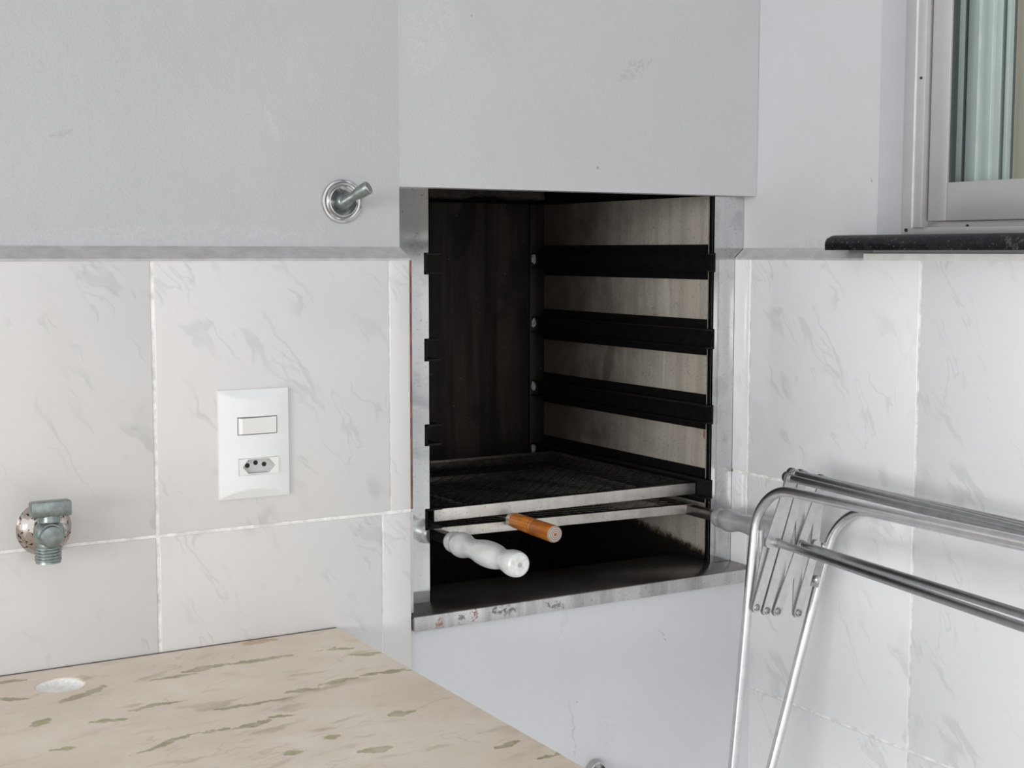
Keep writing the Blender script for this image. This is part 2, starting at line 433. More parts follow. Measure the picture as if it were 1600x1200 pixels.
def mat_woodend():
    n = NT('worn_wood_end'); P = n.obj()
    r = n.vmath('LENGTH', n.scale3(P, (1, 0, 1)))
    rg = n.math('SINE', n.math('MULTIPLY', r, 2600.0))
    c = n.mix(n.ramp(rg, -0.6, 0.8), (0.25, 0.19, 0.16), (0.55, 0.47, 0.42))
    c = n.mix(n.ramp(r, 0.0022, 0.0012), c, (0.05, 0.03, 0.02))
    n.link(c, n.b.inputs['Base Color']); n.b.inputs['Roughness'].default_value = 0.8
    return n.m


def mat_escutcheon():
    n = NT('pitted_chrome'); P = n.obj()
    sp = n.ramp(n.noise(P, 300, 2, 0.5), 0.60, 0.63)
    c = n.mix(sp, (0.50, 0.455, 0.42), (0.05, 0.035, 0.03))
    n.link(c, n.b.inputs['Base Color']); n.b.inputs['Metallic'].default_value = 1.0
    n.link(n.ramp(sp, 0, 1, 0.10, 0.6), n.b.inputs['Roughness'])
    n.bump(n.noise(P, 60, 3, 0.6), 0.35, 0.001)
    return n.m


def mat_siltop():
    """top sheet of the barbecue sill: smoked dark steel"""
    n = NT('smoked_sill_top'); P = n.pos()
    c = n.mix(n.ramp(n.noise(P, 12, 4, 0.6), 0.35, 0.65), (0.10, 0.085, 0.08), (0.17, 0.155, 0.15))
    c = n.mix(n.ramp(n.noise(P, 300, 2, 0.6), 0.72, 0.76, 0, 0.7), c, (0.6, 0.6, 0.6))
    n.link(c, n.b.inputs['Base Color']); n.b.inputs['Metallic'].default_value = 0.8
    n.b.inputs['Roughness'].default_value = 0.24
    return n.m


def mat_sillfront():
    n = NT('stained_sill_front'); P = n.pos()
    st = n.noise(n.scale3(P, (40, 10, 8)), 1.0, 3, 0.6)
    c = n.mix(n.ramp(st, 0.35, 0.65), (0.40, 0.395, 0.39), (0.60, 0.595, 0.59))
    warp = n.vmath('SCALE', n.vmath('SUBTRACT', n.noise(P, 110, 3, 0.7, out=1), (0.5, 0.5, 0.5)), sc=0.014)
    W = n.vmath('ADD', P, warp)
    f = n.ramp(n.noise(P, 160, 4, 0.7), 0.44, 0.56)
    for a, b, r, col in (((0.758, 1.45, -0.430), (0.752, 1.45, -0.443), 0.008, (0.30, 0.12, 0.05)),
                         ((0.805, 1.45, -0.428), (0.80, 1.45, -0.437), 0.009, (0.22, 0.05, 0.04)),
                         ((0.825, 1.45, -0.430), (0.86, 1.45, -0.434), 0.009, (0.12, 0.11, 0.11)),
                         ((0.78, 1.45, -0.431), (0.79, 1.45, -0.440), 0.008, (0.14, 0.13, 0.13)),
                         ((0.90, 1.45, -0.431), (0.93, 1.45, -0.438), 0.007, (0.18, 0.17, 0.17))):
        mk = n.math('MULTIPLY', n.stroke(W, (a[0], a[1], a[2] + ZO), (b[0], b[1], b[2] + ZO), r), f)
        c = n.mix(n.math('MULTIPLY', mk, 0.85), c, col)
    c = n.mix(n.ramp(n.noise(P, 330, 3, 0.7), 0.62, 0.68, 0, 0.6), c, (0.08, 0.08, 0.08))
    n.link(c, n.b.inputs['Base Color']); n.b.inputs['Metallic'].default_value = 0.75
    n.b.inputs['Roughness'].default_value = 0.42
    return n.m


def mat_glass():
    n = NT('green_tinted_glass')
    n.n.remove(n.b)
    out = n.n['Material Output']
    tr = n.node('ShaderNodeBsdfTransparent'); tr.inputs[0].default_value = (0.95, 0.985, 0.975, 1)
    gl = n.node('ShaderNodeBsdfGlossy'); gl.inputs['Roughness'].default_value = 0.01
    fr = n.node('ShaderNodeLayerWeight'); fr.inputs[0].default_value = 0.5
    mx = n.node('ShaderNodeMixShader')
    n.link(n.math('ADD', n.math('MULTIPLY', n.math('POWER', fr.outputs[1], 5.0), 0.8), 0.04, clamp=True), mx.inputs[0])
    n.link(tr.outputs[0], mx.inputs[1]); n.link(gl.outputs[0], mx.inputs[2])
    n.link(mx.outputs[0], out.inputs['Surface'])
    return n.m


M['caulk'] = simple('dirty_caulk', (0.16, 0.13, 0.12), 0.8, var=0.5, vscale=60)
M['recess'] = simple('socket_recess_plastic', (0.55, 0.55, 0.545), 0.4)
M['slat_edge'] = simple('shaded_slat_edge', (0.26, 0.26, 0.265), 0.6, metal=0.15)  # slat sides coloured dark for the shadow in the gaps
M['mesh_low'] = simple('lit_mesh', (0.13, 0.12, 0.11), 0.4, metal=0.5, var=0.5, vscale=90)  # paler than the upper mesh: the light on it is in the colour
M['granite'] = mat_granite(); M['wood'] = mat_wood(); M['woodend'] = mat_woodend()
M['escutcheon'] = mat_escutcheon(); M['siltop'] = mat_siltop(); M['sillfront'] = mat_sillfront(); M['glass'] = mat_glass()


# ------------------------------------------------------------------ mesh builder
class MB:
    """collects shapes in eye-level coordinates"""

    def __init__(s):
        s.v = []; s.f = []; s.mi = []; s.cur = 0

    def add(s, vs, fs):
        o = len(s.v); s.v += [Vector(p) for p in vs]
        for f in fs:
            s.f.append([i + o for i in f]); s.mi.append(s.cur)
        return s

    def box(s, a, b, bev=0.0):
        x0, y0, z0 = (min(a[i], b[i]) for i in range(3)); x1, y1, z1 = (max(a[i], b[i]) for i in range(3))
        if bev <= 0:
            return s.add([(x0, y0, z0), (x1, y0, z0), (x1, y1, z0), (x0, y1, z0), (x0, y0, z1), (x1, y0, z1), (x1, y1, z1), (x0, y1, z1)],
                         [(0, 3, 2, 1), (4, 5, 6, 7), (0, 1, 5, 4), (1, 2, 6, 5), (2, 3, 7, 6), (3, 0, 4, 7)])
        bm = bmesh.new(); bmesh.ops.create_cube(bm, size=1)
        for v in bm.verts:
            v.co = Vector(((x0 + x1) / 2 + v.co.x * (x1 - x0), (y0 + y1) / 2 + v.co.y * (y1 - y0), (z0 + z1) / 2 + v.co.z * (z1 - z0)))
        bmesh.ops.bevel(bm, geom=bm.edges[:], offset=bev, segments=2, affect='EDGES', profile=0.5)
        bm.verts.index_update()
        s.add([v.co.copy() for v in bm.verts], [[v.index for v in f.verts] for f in bm.faces]); bm.free()
        return s

    def prism(s, poly, axis, a, b):
        """poly: 2D points in the two other axes (in x,y,z order), extruded along axis a..b"""
        n = len(poly)

        def mk(p, t):
            q = list(p); q.insert(axis, t); return q
        vs = [mk(p, a) for p in poly] + [mk(p, b) for p in poly]
        fs = [list(range(n)), list(range(2 * n - 1, n - 1, -1))] + [[i, (i + 1) % n, n + (i + 1) % n, n + i] for i in range(n)]
        return s.add(vs, fs)

    def lathe(s, prof, org, d, seg=32, caps=True):
        """prof: (distance along d, radius)"""
        d = Vector(d).normalized(); org = Vector(org)
        up = Vector((0, 0, 1)) if abs(d.z) < 0.9 else Vector((1, 0, 0))
        e1 = d.cross(up).normalized(); e2 = d.cross(e1)
        vs = []
        for t, r in prof:
            for k in range(seg):
                a = 2 * pi * k / seg
                vs.append(org + d * t + (e1 * cos(a) + e2 * sin(a)) * r)
        fs = []
        for i in range(len(prof) - 1):
            for k in range(seg):
                k2 = (k + 1) % seg
                fs.append((i * seg + k, i * seg + k2, (i + 1) * seg + k2, (i + 1) * seg + k))
        if caps:
            fs.append(list(range(seg))); fs.append([(len(prof) - 1) * seg + k for k in range(seg)][::-1])
        return s.add(vs, fs)

    def tube(s, pts, r, seg=16):
        pts = [Vector(p) for p in pts]
        vs = []; ref = None
        for i, p in enumerate(pts):
            t = (pts[min(i + 1, len(pts) - 1)] - pts[max(i - 1, 0)]).normalized()
            if ref is None:
                ref = t.cross(Vector((0.3, 0.2, 1))).normalized()
            e1 = (ref - t * ref.dot(t)).normalized(); ref = e1; e2 = t.cross(e1)
            rr = r[i] if isinstance(r, (list, tuple)) else r
            for k in range(seg):
                a = 2 * pi * k / seg
                vs.append(p + (e1 * cos(a) + e2 * sin(a)) * rr)
        fs = []
        for i in range(len(pts) - 1):
            for k in range(seg):
                k2 = (k + 1) % seg
                fs.append((i * seg + k, i * seg + k2, (i + 1) * seg + k2, (i + 1) * seg + k))
        fs.append(list(range(seg))); fs.append([(len(pts) - 1) * seg + k for k in range(seg)][::-1])
        return s.add(vs, fs)

    def build(s, name, mat, parent=None, org=None, smooth=30.0, fix=True):
        """links the shapes as ONE mesh object; org = its origin (eye-level coordinates)"""
        base = Vector((0, 0, 0))
        if org is not None:
            base = Vector(org)
        elif parent is not None:
            base = Vector(parent['_o'])
        me = bpy.data.meshes.new(name)
        me.from_pydata([p - base for p in s.v], [], s.f)
        mats = mat if isinstance(mat, (list, tuple)) else [mat]
        for m_ in mats:
            me.materials.append(m_)
        for p, i in zip(me.polygons, s.mi):
            p.material_index = i
        if fix:
            bm = bmesh.new(); bm.from_mesh(me); bmesh.ops.recalc_face_normals(bm, faces=bm.faces); bm.to_mesh(me); bm.free()
        if smooth:
            for p in me.polygons:
                p.use_smooth = True
            me.set_sharp_from_angle(angle=radians(smooth))
        o = bpy.data.objects.new(name, me); C.objects.link(o)
        if parent is not None:
            o.parent = parent
            o.location = base - Vector(parent['_o'])
        else:
            o.location = (base.x, base.y, base.z + ZO)
        o['_o'] = tuple(base)
        return o


def tag(o, label=None, cat=None, group=None, kind=None):
    if label: o['label'] = label
    if cat: o['category'] = cat
    if group: o['group'] = group
    if kind: o['kind'] = kind
    return o


def thing(name, org, label, cat, kind=None):
    o = bpy.data.objects.new(name, None); C.objects.link(o)
    o.empty_display_size = 0.05
    o.location = (org[0], org[1], org[2] + ZO)
    o['_o'] = tuple(org)
    return tag(o, label, cat, kind=kind)


# ------------------------------------------------------------------ the room shell
YT, YP, YL = 1.453, 1.480, 1.460        # tile face, painted face, painted face under the barbecue
XT, XP = 1.240, 1.255                   # tile face and painted face of the side wall
ZF = -ZO
XE = 0.7218                             # where the tiling stops beside the barbecue
ZTOP = 1.275

tag(MB().box((-2.4, -1.9, ZF - 0.05), (4.4, 3.2, ZF)).build('floor', M['floor'], org=(0, 0, ZF)), 'grey tiled porch floor', kind='structure')
tag(MB().box((-2.4, -1.0, ZTOP), (1.50, 2.2, ZTOP + 0.1)).build('ceiling', M['ceiling'], org=(0, 0, ZTOP)), 'plain white porch ceiling', kind='structure')

wl = MB().box((-2.4, YP, ZF), (XE, YP + 0.55, ZTOP)).build('wall_left', M['paint_left'], org=(0, YP, ZF))
tag(wl, 'white painted wall with a tiled lower half left of the barbecue', kind='structure')
# mortar bed behind the tiles
MB().box((-2.4, YT + 0.0010, ZF), (XE - 0.0005, YP + 0.001, -0.0085)).build('mortar_bed', M['grout'], wl)

hood = MB().box((XE, YP - 0.0005, 0.0755), (XP - 0.0005, YP + 0.030, ZTOP)).build('wall_above', M['paint_hood'], org=(XE, YP, 0.075))
tag(hood, 'white painted wall panel above the barbecue opening', kind='structure')
low = MB().box((XE + 0.0002, YL, ZF), (XT + 0.004, 1.503, -0.4435)).build('wall_below', M['paint_low'], org=(XE, YL, ZF))
tag(low, 'bluish white painted wall panel under the barbecue sill', kind='structure')

# side wall with the window opening
YW0, YW1, ZW0, ZW1, XW = 0.13, 1.2586, 0.0215, 0.93, 1.462
wr = MB()
wr.box((XP, YW1, ZF), (XW, 2.10, ZTOP))
wr.box((XP, -0.9, ZF), (XW, YW0, ZTOP))
wr.box((XP, YW0, ZF), (XW, YW1, 0.0029))
wr.box((XP, YW0, ZW1), (XW, YW1, ZTOP))
wr = wr.build('wall_right', M['paint_right'], org=(XP, 0, ZF))
tag(wr, 'white painted side wall with tiled lower half and a window opening', kind='structure')
MB().box((XT + 0.0010, -0.9, ZF), (XP + 0.001, 1.5035, -0.0085)).build('mortar_bed', M['grout'], wr)
# reveal linings (smooth grey paint round the opening)
MB().box((XP + 0.0006, YW1 - 0.0012, ZW0), (XW, YW1 + 0.0005, ZW1)).build('window_reveal', M['reveal'], wr)


def tile_mesh(wd, ht, mat):
    """a tile facing -Y, origin at its top left corner"""
    b = MB().box((0, 0, -ht), (wd, 0.008, 0), bev=0.0011)
    me = bpy.data.meshes.new('tile'); me.from_pydata(b.v, [], b.f); me.materials.append(mat)
    bm = bmesh.new(); bm.from_mesh(me); bmesh.ops.recalc_face_normals(bm, faces=bm.faces); bm.to_mesh(me); bm.free()
    for p in me.polygons: p.use_smooth = True
    me.set_sharp_from_angle(angle=radians(50))
    return me


def put_tile(me, parent, loc, rz):
    o = bpy.data.objects.new('tile', me); C.objects.link(o); o.parent = parent
    po = Vector(parent['_o']); o.location = Vector(loc) - po
    o.rotation_euler = (random.uniform(-.0012, .0012), random.uniform(-.0008, .0008), rz + random.uniform(-.0012, .0012))
    return o


rows = [(-0.0068, 0.2905), (-0.3006, 0.2905), (-0.5945, 0.2905), (-0.8884, 0.2905), (-1.1823, 0.142)]
J = 0.0036
meL = {}
for ri, (zt, ht) in enumerate(rows):
    seam = 0.6955 if ri == 0 else 0.6845
    cols = [(0.4252, seam - 0.4252 - 0.0006)] + [(0.4216 - 0.2980 - k * 0.3016, 0.2980) for k in range(8)] + [(seam + 0.0004, XE - seam - 0.0008)]
    for x, wd in cols:
        key = (round(wd, 4), ht)
        if key not in meL: meL[key] = tile_mesh(wd, ht, M['tile'])
        put_tile(meL[key], wl, (x, YT, zt), 0)
meR = {}
for zt, ht in rows:
    cols = [(1.5049, 1.5049 - 1.4728)] + [(1.4700 - k * 0.3016, 0.2980) for k in range(8)]
    for y, wd in cols:
        key = (round(wd, 4), ht)
        if key not in meR: meR[key] = tile_mesh(wd, ht, M['tile_right'])
        put_tile(meR[key], wr, (XT, y, zt), radians(-90))

# sloping plaster ledge along the top of the tiles
t1 = MB().prism([(YT - 0.0004, -0.0068), (YT - 0.0004, -0.0095), (YP + 0.0005, -0.0095), (YP + 0.0005, 0.0065)], 0, -2.4, XE - 0.0002)
tag(t1.build('trim_1', M['ledge'], org=(XE, YT, -0.007)), 'grey plaster ledge capping the tiles left of the barbecue', kind='structure')
t2 = MB().prism([(XT - 0.0004, -0.0068), (XT - 0.0004, -0.0095), (XP + 0.0005, -0.0095), (XP + 0.0005, 0.0065)], 1, 1.262, 1.5035)
tag(t2.build('trim_2', M['ledge'], org=(XT, 1.49, -0.007)), 'grey plaster ledge capping the corner tiles beside the window sill', kind='structure')
t3 = MB().prism([(XT - 0.0006, -0.0068), (XT - 0.0006, -0.0095), (XP + 0.0005, -0.0095), (XP + 0.0005, -0.0002), (XT + 0.002, -0.0002), (XT - 0.0006, -0.0012)], 1, -0.9, 1.262)
tag(t3.build('trim_3', M['bead'], org=(XT, 1.2, -0.007)), 'clean white filler strip between the window sill and the tiles', kind='structure')
t4 = MB().box((XE + 0.0004, 1.4655, -0.300), (XE + 0.0088, 1.5035, -0.009), bev=0.0012)
tag(t4.build('trim_4', M['clay'], org=(XE, 1.48, -0.3)), 'reddish brown clay edge strip beside the left tiles', kind='structure')
t5 = MB().box((XE + 0.0004, 1.4655, -0.4245), (XE + 0.0088, 1.5035, -0.303), bev=0.0012)
tag(t5.build('trim_5', M['bead'], org=(XE, 1.48, -0.42)), 'white mortar edge strip below the clay edge strip', kind='structure')

# ------------------------------------------------------------------ window
win = thing('window_1', (1.30, 1.23, ZW0), 'aluminium sliding window with green tinted glass', None, 'structure')
XG = 1.300
# outer frame jamb, in stepped strips
b = MB()
b.box((XG - 0.004, 1.2365, 0.0215), (XG + 0.006, 1.2574, ZW1), bev=0.0008)
b.box((XG + 0.006, 1.245, 0.0215), (XW - 0.006, 1.2574, ZW1))
b.build('frame_jamb', M['winalu'], win)
b = MB().box((XG - 0.0085, 1.2200, 0.0300), (XG + 0.004, 1.2365, ZW1), bev=0.0012)
b.build('frame_stop', M['winalu'], win)
b = MB().box((XG - 0.0105, 1.2330, 0.0300), (XG - 0.0065, 1.2352, ZW1), bev=0.0006)
b.build('frame_bead', M['bead'], win)
# the second sash is pushed behind the first: its stepped stile shows through the glass
MB().box((1.3375, 1.1300, 0.0378), (1.3420, 1.2160, ZW1 - 0.03)).build('stile_core', M['gasket'], win)
for ya_, yb_, xx, mt in ((1.2100, 1.2095, 1.3290, 'bead'), (1.2095, 1.2000, 1.3315, 'winalu2'), (1.1930, 1.1745, 1.3325, 'winalu2'), (1.1745, 1.1732, 1.3290, 'bead'),
                         (1.1732, 1.1575, 1.3330, 'winalu2'), (1.1545, 1.1530, 1.3290, 'bead'), (1.1530, 1.1435, 1.3340, 'winalu2'), (1.1355, 1.1300, 1.3310, 'winalu2')):
    MB().box((xx, yb_, 0.0378), (1.3380, ya_, ZW1 - 0.03), bev=0.0003).build('stile_rib', M[mt], win)
MB().box((1.3330, 0.66, 0.0378), (1.3560, 1.1296, 0.0830), bev=0.0012).build('sash_rail', M['winalu'], win)
MB().box((1.3330, 0.66, ZW1 - 0.06), (1.3560, 1.1296, ZW1 - 0.03), bev=0.0012).build('sash_rail', M['winalu'], win)
MB().box((1.3330, 0.625, 0.0378), (1.3560, 0.6595, ZW1 - 0.03), bev=0.0012).build('sash_stile', M['winalu'], win)
MB().box((1.3440, 0.66, 0.083), (1.3470, 1.1300, ZW1 - 0.06)).build('glass_pane', M['glass'], win)
b = MB()
b.box((XG - 0.004, YW0, 0.0215), (XG + 0.012, 1.2365, 0.0305), bev=0.001)
b.box((XG + 0.008, YW0, 0.0215), (XW - 0.006, 1.2365, 0.0262))
b.build('frame_sill', M['winalu'], win)
MB().box((XG + 0.0085, YW0, 0.0262), (XG + 0.013, 1.2200, 0.0372), bev=0.001).build('frame_track', M['winalu'], win)
MB().box((XG - 0.004, YW0, ZW1 - 0.03), (XW - 0.006, 1.2574, ZW1)).build('frame_head', M['winalu'], win)
MB().box((XG - 0.004, YW0, 0.0215), (XW - 0.006, YW0 + 0.04, ZW1)).build('frame_jamb', M['winalu'], win)
sash = MB()
sash.box((XG, 1.1896, 0.0378), (XG + 0.024, 1.2185, ZW1 - 0.03), bev=0.0012)
sash = sash.build('sash_stile', M['winalu'], win)
MB().box((XG - 0.0004, 0.66, 0.0378), (XG + 0.024, 1.1890, 0.0830), bev=0.0012).build('sash_rail', M['winalu'], win)
MB().box((XG, 0.66, ZW1 - 0.06), (XG + 0.024, 1.1890, ZW1 - 0.03), bev=0.0012).build('sash_rail', M['winalu'], win)
MB().box((XG, 0.625, 0.0378), (XG + 0.024, 0.6595, ZW1 - 0.03), bev=0.0012).build('sash_stile', M['winalu'], win)
MB().box((XG + 0.003, 1.1862, 0.083), (XG + 0.010, 1.1896, ZW1 - 0.06)).build('gasket', M['gasket'], win)
MB().box((XG + 0.011, 0.66, 0.0825), (XG + 0.014, 1.1890, ZW1 - 0.06)).build('glass_pane', M['glass'], win)
# screw holes and screws
MB().lathe([(-0.001, 0.0022), (0.0010, 0.0022), (0.0014, 0.0012)], (1.2955, 1.2480, 0.0275), (-1, -0.2, 0), 14).build('screw', M['black'], win)
MB().lathe([(0, 0.0017), (0.001, 0.0017)], (XG + 0.0085, 1.1640, 0.0318), (-1, 0, 0), 14).build('drain_hole', M['black'], win)
MB().lathe([(0, 0.0016), (0.0015, 0.0012)], (XG - 0.009, 1.2260, 0.2080), (-1, 0, 0), 12).build('screw', M['black'], win)
# black granite sill with bullnose
pr = [(1.298, 0.0030), (1.298, 0.0212)]
for k in range(9):
    a = pi / 2 * k / 8
    pr.append((1.2170 - 0.012 * sin(a), 0.0085 + 0.0125 * cos(a)))
pr += [(1.2056, 0.0030)]
gs = MB()
N = 10
vs = []; fs = []
prof = pr; ys = [-0.05, 1.288, 1.292, 1.295, 1.2975, 1.299]
ins = [0, 0, 0.0006, 0.0018, 0.0042, 0.008]
for y, q in zip(ys, ins):
    for (x, z) in prof:
        vs.append((min(x, 1.2535) + (q if x < 1.25 else 0) if True else x, y, z - (q * 0.8 if z > 0.018 else 0)))
n_ = len(prof)
for i in range(len(ys) - 1):
    for k in range(n_):
        fs.append((i * n_ + k, i * n_ + (k + 1) % n_, (i + 1) * n_ + (k + 1) % n_, (i + 1) * n_ + k))
fs.append(list(range(n_))); fs.append([(len(ys) - 1) * n_ + k for k in range(n_)])
gs.add(vs, fs)
gs.box((1.252, YW0, 0.0030), (XW, 1.2578, 0.0212))
sl = thing('window_sill', (1.21, 1.29, 0.003), 'black granite window sill with rounded edge under the aluminium window', 'window sill')
gs.build('stone_slab', M['granite'], sl)

# room behind the window
rm = thing('wall_far', (3.0, 2.4, ZF), 'beige wall of the room seen through the window', None, 'structure')
MB().box((XW + 0.0005, 2.45, 0.115), (4.3, 2.5, ZTOP)).build('wall_paint', M['room'], rm)
MB().box((XW + 0.0005, 2.447, ZF), (4.3, 2.5, 0.115)).build('dado', M['room_low'], rm)
MB().box((4.3, -2.6, ZF), (4.35, 2.5, ZTOP)).build('wall_paint', M['room'], rm)

MB().box((1.65, -2.65, ZF), (4.35, -2.6, ZTOP)).build('wall_paint', M['room'], rm)  # unseen room wall, added so the steel front sheet reflects a dark room

# ------------------------------------------------------------------ countertop (marble slab with a filled tap hole)
ct = thing('countertop', (0.30, 1.2, -0.4245), 'beige marble countertop with green veins and one filled tap hole', 'countertop')
zt, zb = -0.4245, -0.4545
x0, x1, y0, y1 = -1.2, 0.6270, 0.80, 1.4505
hx, hy, hr = 0.3055, 1.3925, 0.0232
top = MB()
s_ = 0.06
sq = [(hx - s_, hy - s_), (hx + s_, hy - s_), (hx + s_, 1.4505), (hx - s_, 1.4505)]
seg = 48
ring = [(hx + hr * cos(2 * pi * k / seg - 3 * pi / 4), hy + hr * sin(2 * pi * k / seg - 3 * pi / 4)) for k in range(seg)]


def sqp(k):
    e = k / seg * 4; i = int(e) % 4; t = e - int(e)
    a = sq[i]; c_ = sq[(i + 1) % 4]
    return (a[0] + (c_[0] - a[0]) * t, a[1] + (c_[1] - a[1]) * t)


vs = []
for z in (zt, zb):
    vs += [(*sqp(k), z) for k in range(seg)]
    vs += [(*ring[k], z) for k in range(seg)]
# small rounded lip of the hole
vs += [(hx + (hr + 0.0012) * cos(2 * pi * k / seg - 3 * pi / 4), hy + (hr + 0.0012) * sin(2 * pi * k / seg - 3 * pi / 4), zt) for k in range(seg)]
vs += [(*ring[k], zt - 0.0012) for k in range(seg)]
fs = []
for k in range(seg):
    k2 = (k + 1) % seg
    fs.append((k, k2, 4 * seg + k2, 4 * seg + k))
    fs.append((4 * seg + k, 4 * seg + k2, 5 * seg + k2, 5 * seg + k))
    fs.append((5 * seg + k, 5 * seg + k2, 3 * seg + k2, 3 * seg + k))
    fs.append((2 * seg + k, 3 * seg + k, 3 * seg + k2, 2 * seg + k2))
top.add(vs, fs)
xa, xb, ya = hx - s_, hx + s_, hy - s_
def plate(xa_, ya_, xb_, yb_):
    top.add([(xa_, ya_, zt), (xb_, ya_, zt), (xb_, yb_, zt), (xa_, yb_, zt)], [(0, 1, 2, 3)])
    top.add([(xa_, ya_, zb), (xb_, ya_, zb), (xb_, yb_, zb), (xa_, yb_, zb)], [(3, 2, 1, 0)])
plate(x0, y0, xa, y1); plate(xa, y0, xb, ya); plate(xb, y0, x1, y1)
def side(p, q):
    top.add([(*p, zb), (*q, zb), (*q, zt), (*p, zt)], [(0, 1, 2, 3)])
side((x0, y0), (x1, y0)); side((x1, y0), (x1, y1)); side((x1, y1), (x0, y1)); side((x0, y1), (x0, y0))
top.build('marble_slab', M['marble'], ct, smooth=0, fix=False)
pl = MB()
R_ = 8
vs = [(hx, hy, zt - 0.0060)]
for i in range(1, R_ + 1):
    for k in range(seg):
        r = hr * 0.995 * i / R_
        z = zt - 0.0060 + 0.0050 * (i / R_) ** 6 + random.uniform(-.0003, .0003)
        vs.append((hx + r * cos(2 * pi * k / seg), hy + r * sin(2 * pi * k / seg), z))
fs = [(0, 1 + k, 1 + (k + 1) % seg) for k in range(seg)]
for i in range(R_ - 1):
    for k in range(seg):
        fs.append((1 + i * seg + k, 1 + i * seg + (k + 1) % seg, 1 + (i + 1) * seg + (k + 1) % seg, 1 + (i + 1) * seg + k))
pl.add(vs, fs)
pl.build('hole_plug', M['plug'], ct)['label'] = 'white filling in the round tap hole'
# caulk against the tiles
MB().prism([(1.4515, -0.4237), (1.4500, -0.4243), (1.4515, -0.4243)], 0, -1.2, 0.625).build('caulk_line', M['caulk'], ct)
MB().box((-0.75, 0.84, ZF), (-0.65, 1.4505, zb)).build('support_panel', M['paint_low'], ct)

# ------------------------------------------------------------------ barbecue
bq = thing('barbecue', (0.98, 1.505, -0.425), 'built-in steel barbecue with sooty inside and four pairs of grate rails', 'barbecue')
YS = 1.505
RZ = [(-0.0005, -0.0265), (-0.1030, -0.1305), (-0.2065, -0.2330), (-0.3095, -0.3360)]
XL, XI = 0.7650, 1.2150


def notched(xa_, xe, xn, name):
    """front sheet from xa_ (wall side) to xe (opening side), notched back to xn at each rail"""
    zs = [0.0765]
    pts = []
    cur = 0.0765
    b_ = MB()
    zlist = [(0.0765, None)]
    segs = []
    top_ = 0.0765
    for a, c_ in RZ:
        segs.append((top_, a, xe)); segs.append((a, c_, xn)); top_ = c_
    segs.append((top_, -0.4248, xe))
    for z1, z0, xx in segs:
        b_.box((xa_, YS, z0), (xx, YS + 0.0016, z1))
        if xx == xe:      # folded edge
            sgn = -1 if xe < xa_ else 1
            b_.box((xe - sgn * 0.0014, YS, z0), (xe, YS + 0.003, z1))
    return b_.build(name, M['steel'], bq, smooth=0)


notched(XE + 0.0006, 0.7736, 0.7660, 'front_sheet')
notched(XP - 0.0006, 1.2030, 1.2062, 'front_sheet')
# firebox sheets
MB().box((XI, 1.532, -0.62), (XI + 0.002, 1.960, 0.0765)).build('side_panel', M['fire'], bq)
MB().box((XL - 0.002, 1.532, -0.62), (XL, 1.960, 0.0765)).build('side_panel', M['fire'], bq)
MB().box((XL, 1.960, -0.62), (XI, 1.962, 0.0775)).build('back_panel', M['back'], bq)
MB().box((1.1880, 1.9555, -0.62), (XI, 1.9602, 0.0775), bev=0.0008).build('back_flange', M['back'], bq)
MB().box((XL, 1.52, -0.60), (XI, 1.962, -0.598)).build('ash_floor', M['soot'], bq)
# masonry shell, soot black
sh = MB()
sh.box((0.735, 1.515, -0.64), (0.760, 2.0, 0.60)); sh.box((1.2195, 1.515, -0.64), (1.245, 2.0, 0.60))
sh.box((0.735, 1.975, -0.64), (1.245, 2.0, 0.60)); sh.box((0.735, 1.515, 0.60), (1.245, 2.0, 0.62))
sh.box((0.735, 1.515, -0.64), (1.245, 2.0, -0.62)); sh.box((0.735, 1.5105, 0.100), (1.245, 1.530, 0.62))
sh.box((0.760, 1.540, -0.62), (1.2195, 1.575, -0.450))
sh.build('masonry_shell', M['soot'], bq)
# ragged mortar hanging at the back of the throat
rg = MB(); nx = 90; vs = []
hs = []
h_ = 0.0855
for i in range(nx + 1):
    h_ += random.uniform(-.0016, .0016); h_ = min(max(h_, 0.0825), 0.0905); hs.append(h_)
for i in range(nx + 1):
    x = 0.762 + (1.218 - 0.762) * i / nx
    for j, (dy, z) in enumerate(((0, 0.20), (random.uniform(-.003, 0), 0.13), (random.uniform(-.006, -.001), hs[i] + 0.010), (random.uniform(-.006, -.002), hs[i] + 0.002), (0.004, hs[i]), (0.02, hs[i] + 0.001))):
        vs.append((x, 1.957 + dy, z))
fs = [(i * 6 + j, i * 6 + j + 1, (i + 1) * 6 + j + 1, (i + 1) * 6 + j) for i in range(nx) for j in range(5)]
rg.add(vs, fs); rg.build('mortar_ledge', M['mortar'], bq)
rg = MB(); vs = []; h_ = 0.0845; ny = 60
for i in range(ny + 1):
    y = 1.535 + 0.42 * i / ny
    h_ += random.uniform(-.0010, .0010); h_ = min(max(h_, 0.0800), 0.0875)
    for j, (dx, z) in enumerate(((0, 0.2), (-0.002, 0.12), (random.uniform(-.004, 0), h_ + 0.004), (0.002, h_), (0.01, h_))):
        vs.append((1.214 + dx, y, z))
fs = [(i * 5 + j, i * 5 + j + 1, (i + 1) * 5 + j + 1, (i + 1) * 5 + j) for i in range(ny) for j in range(4)]
rg.add(vs, fs); rg.build('mortar_ledge', M['soot'], bq)

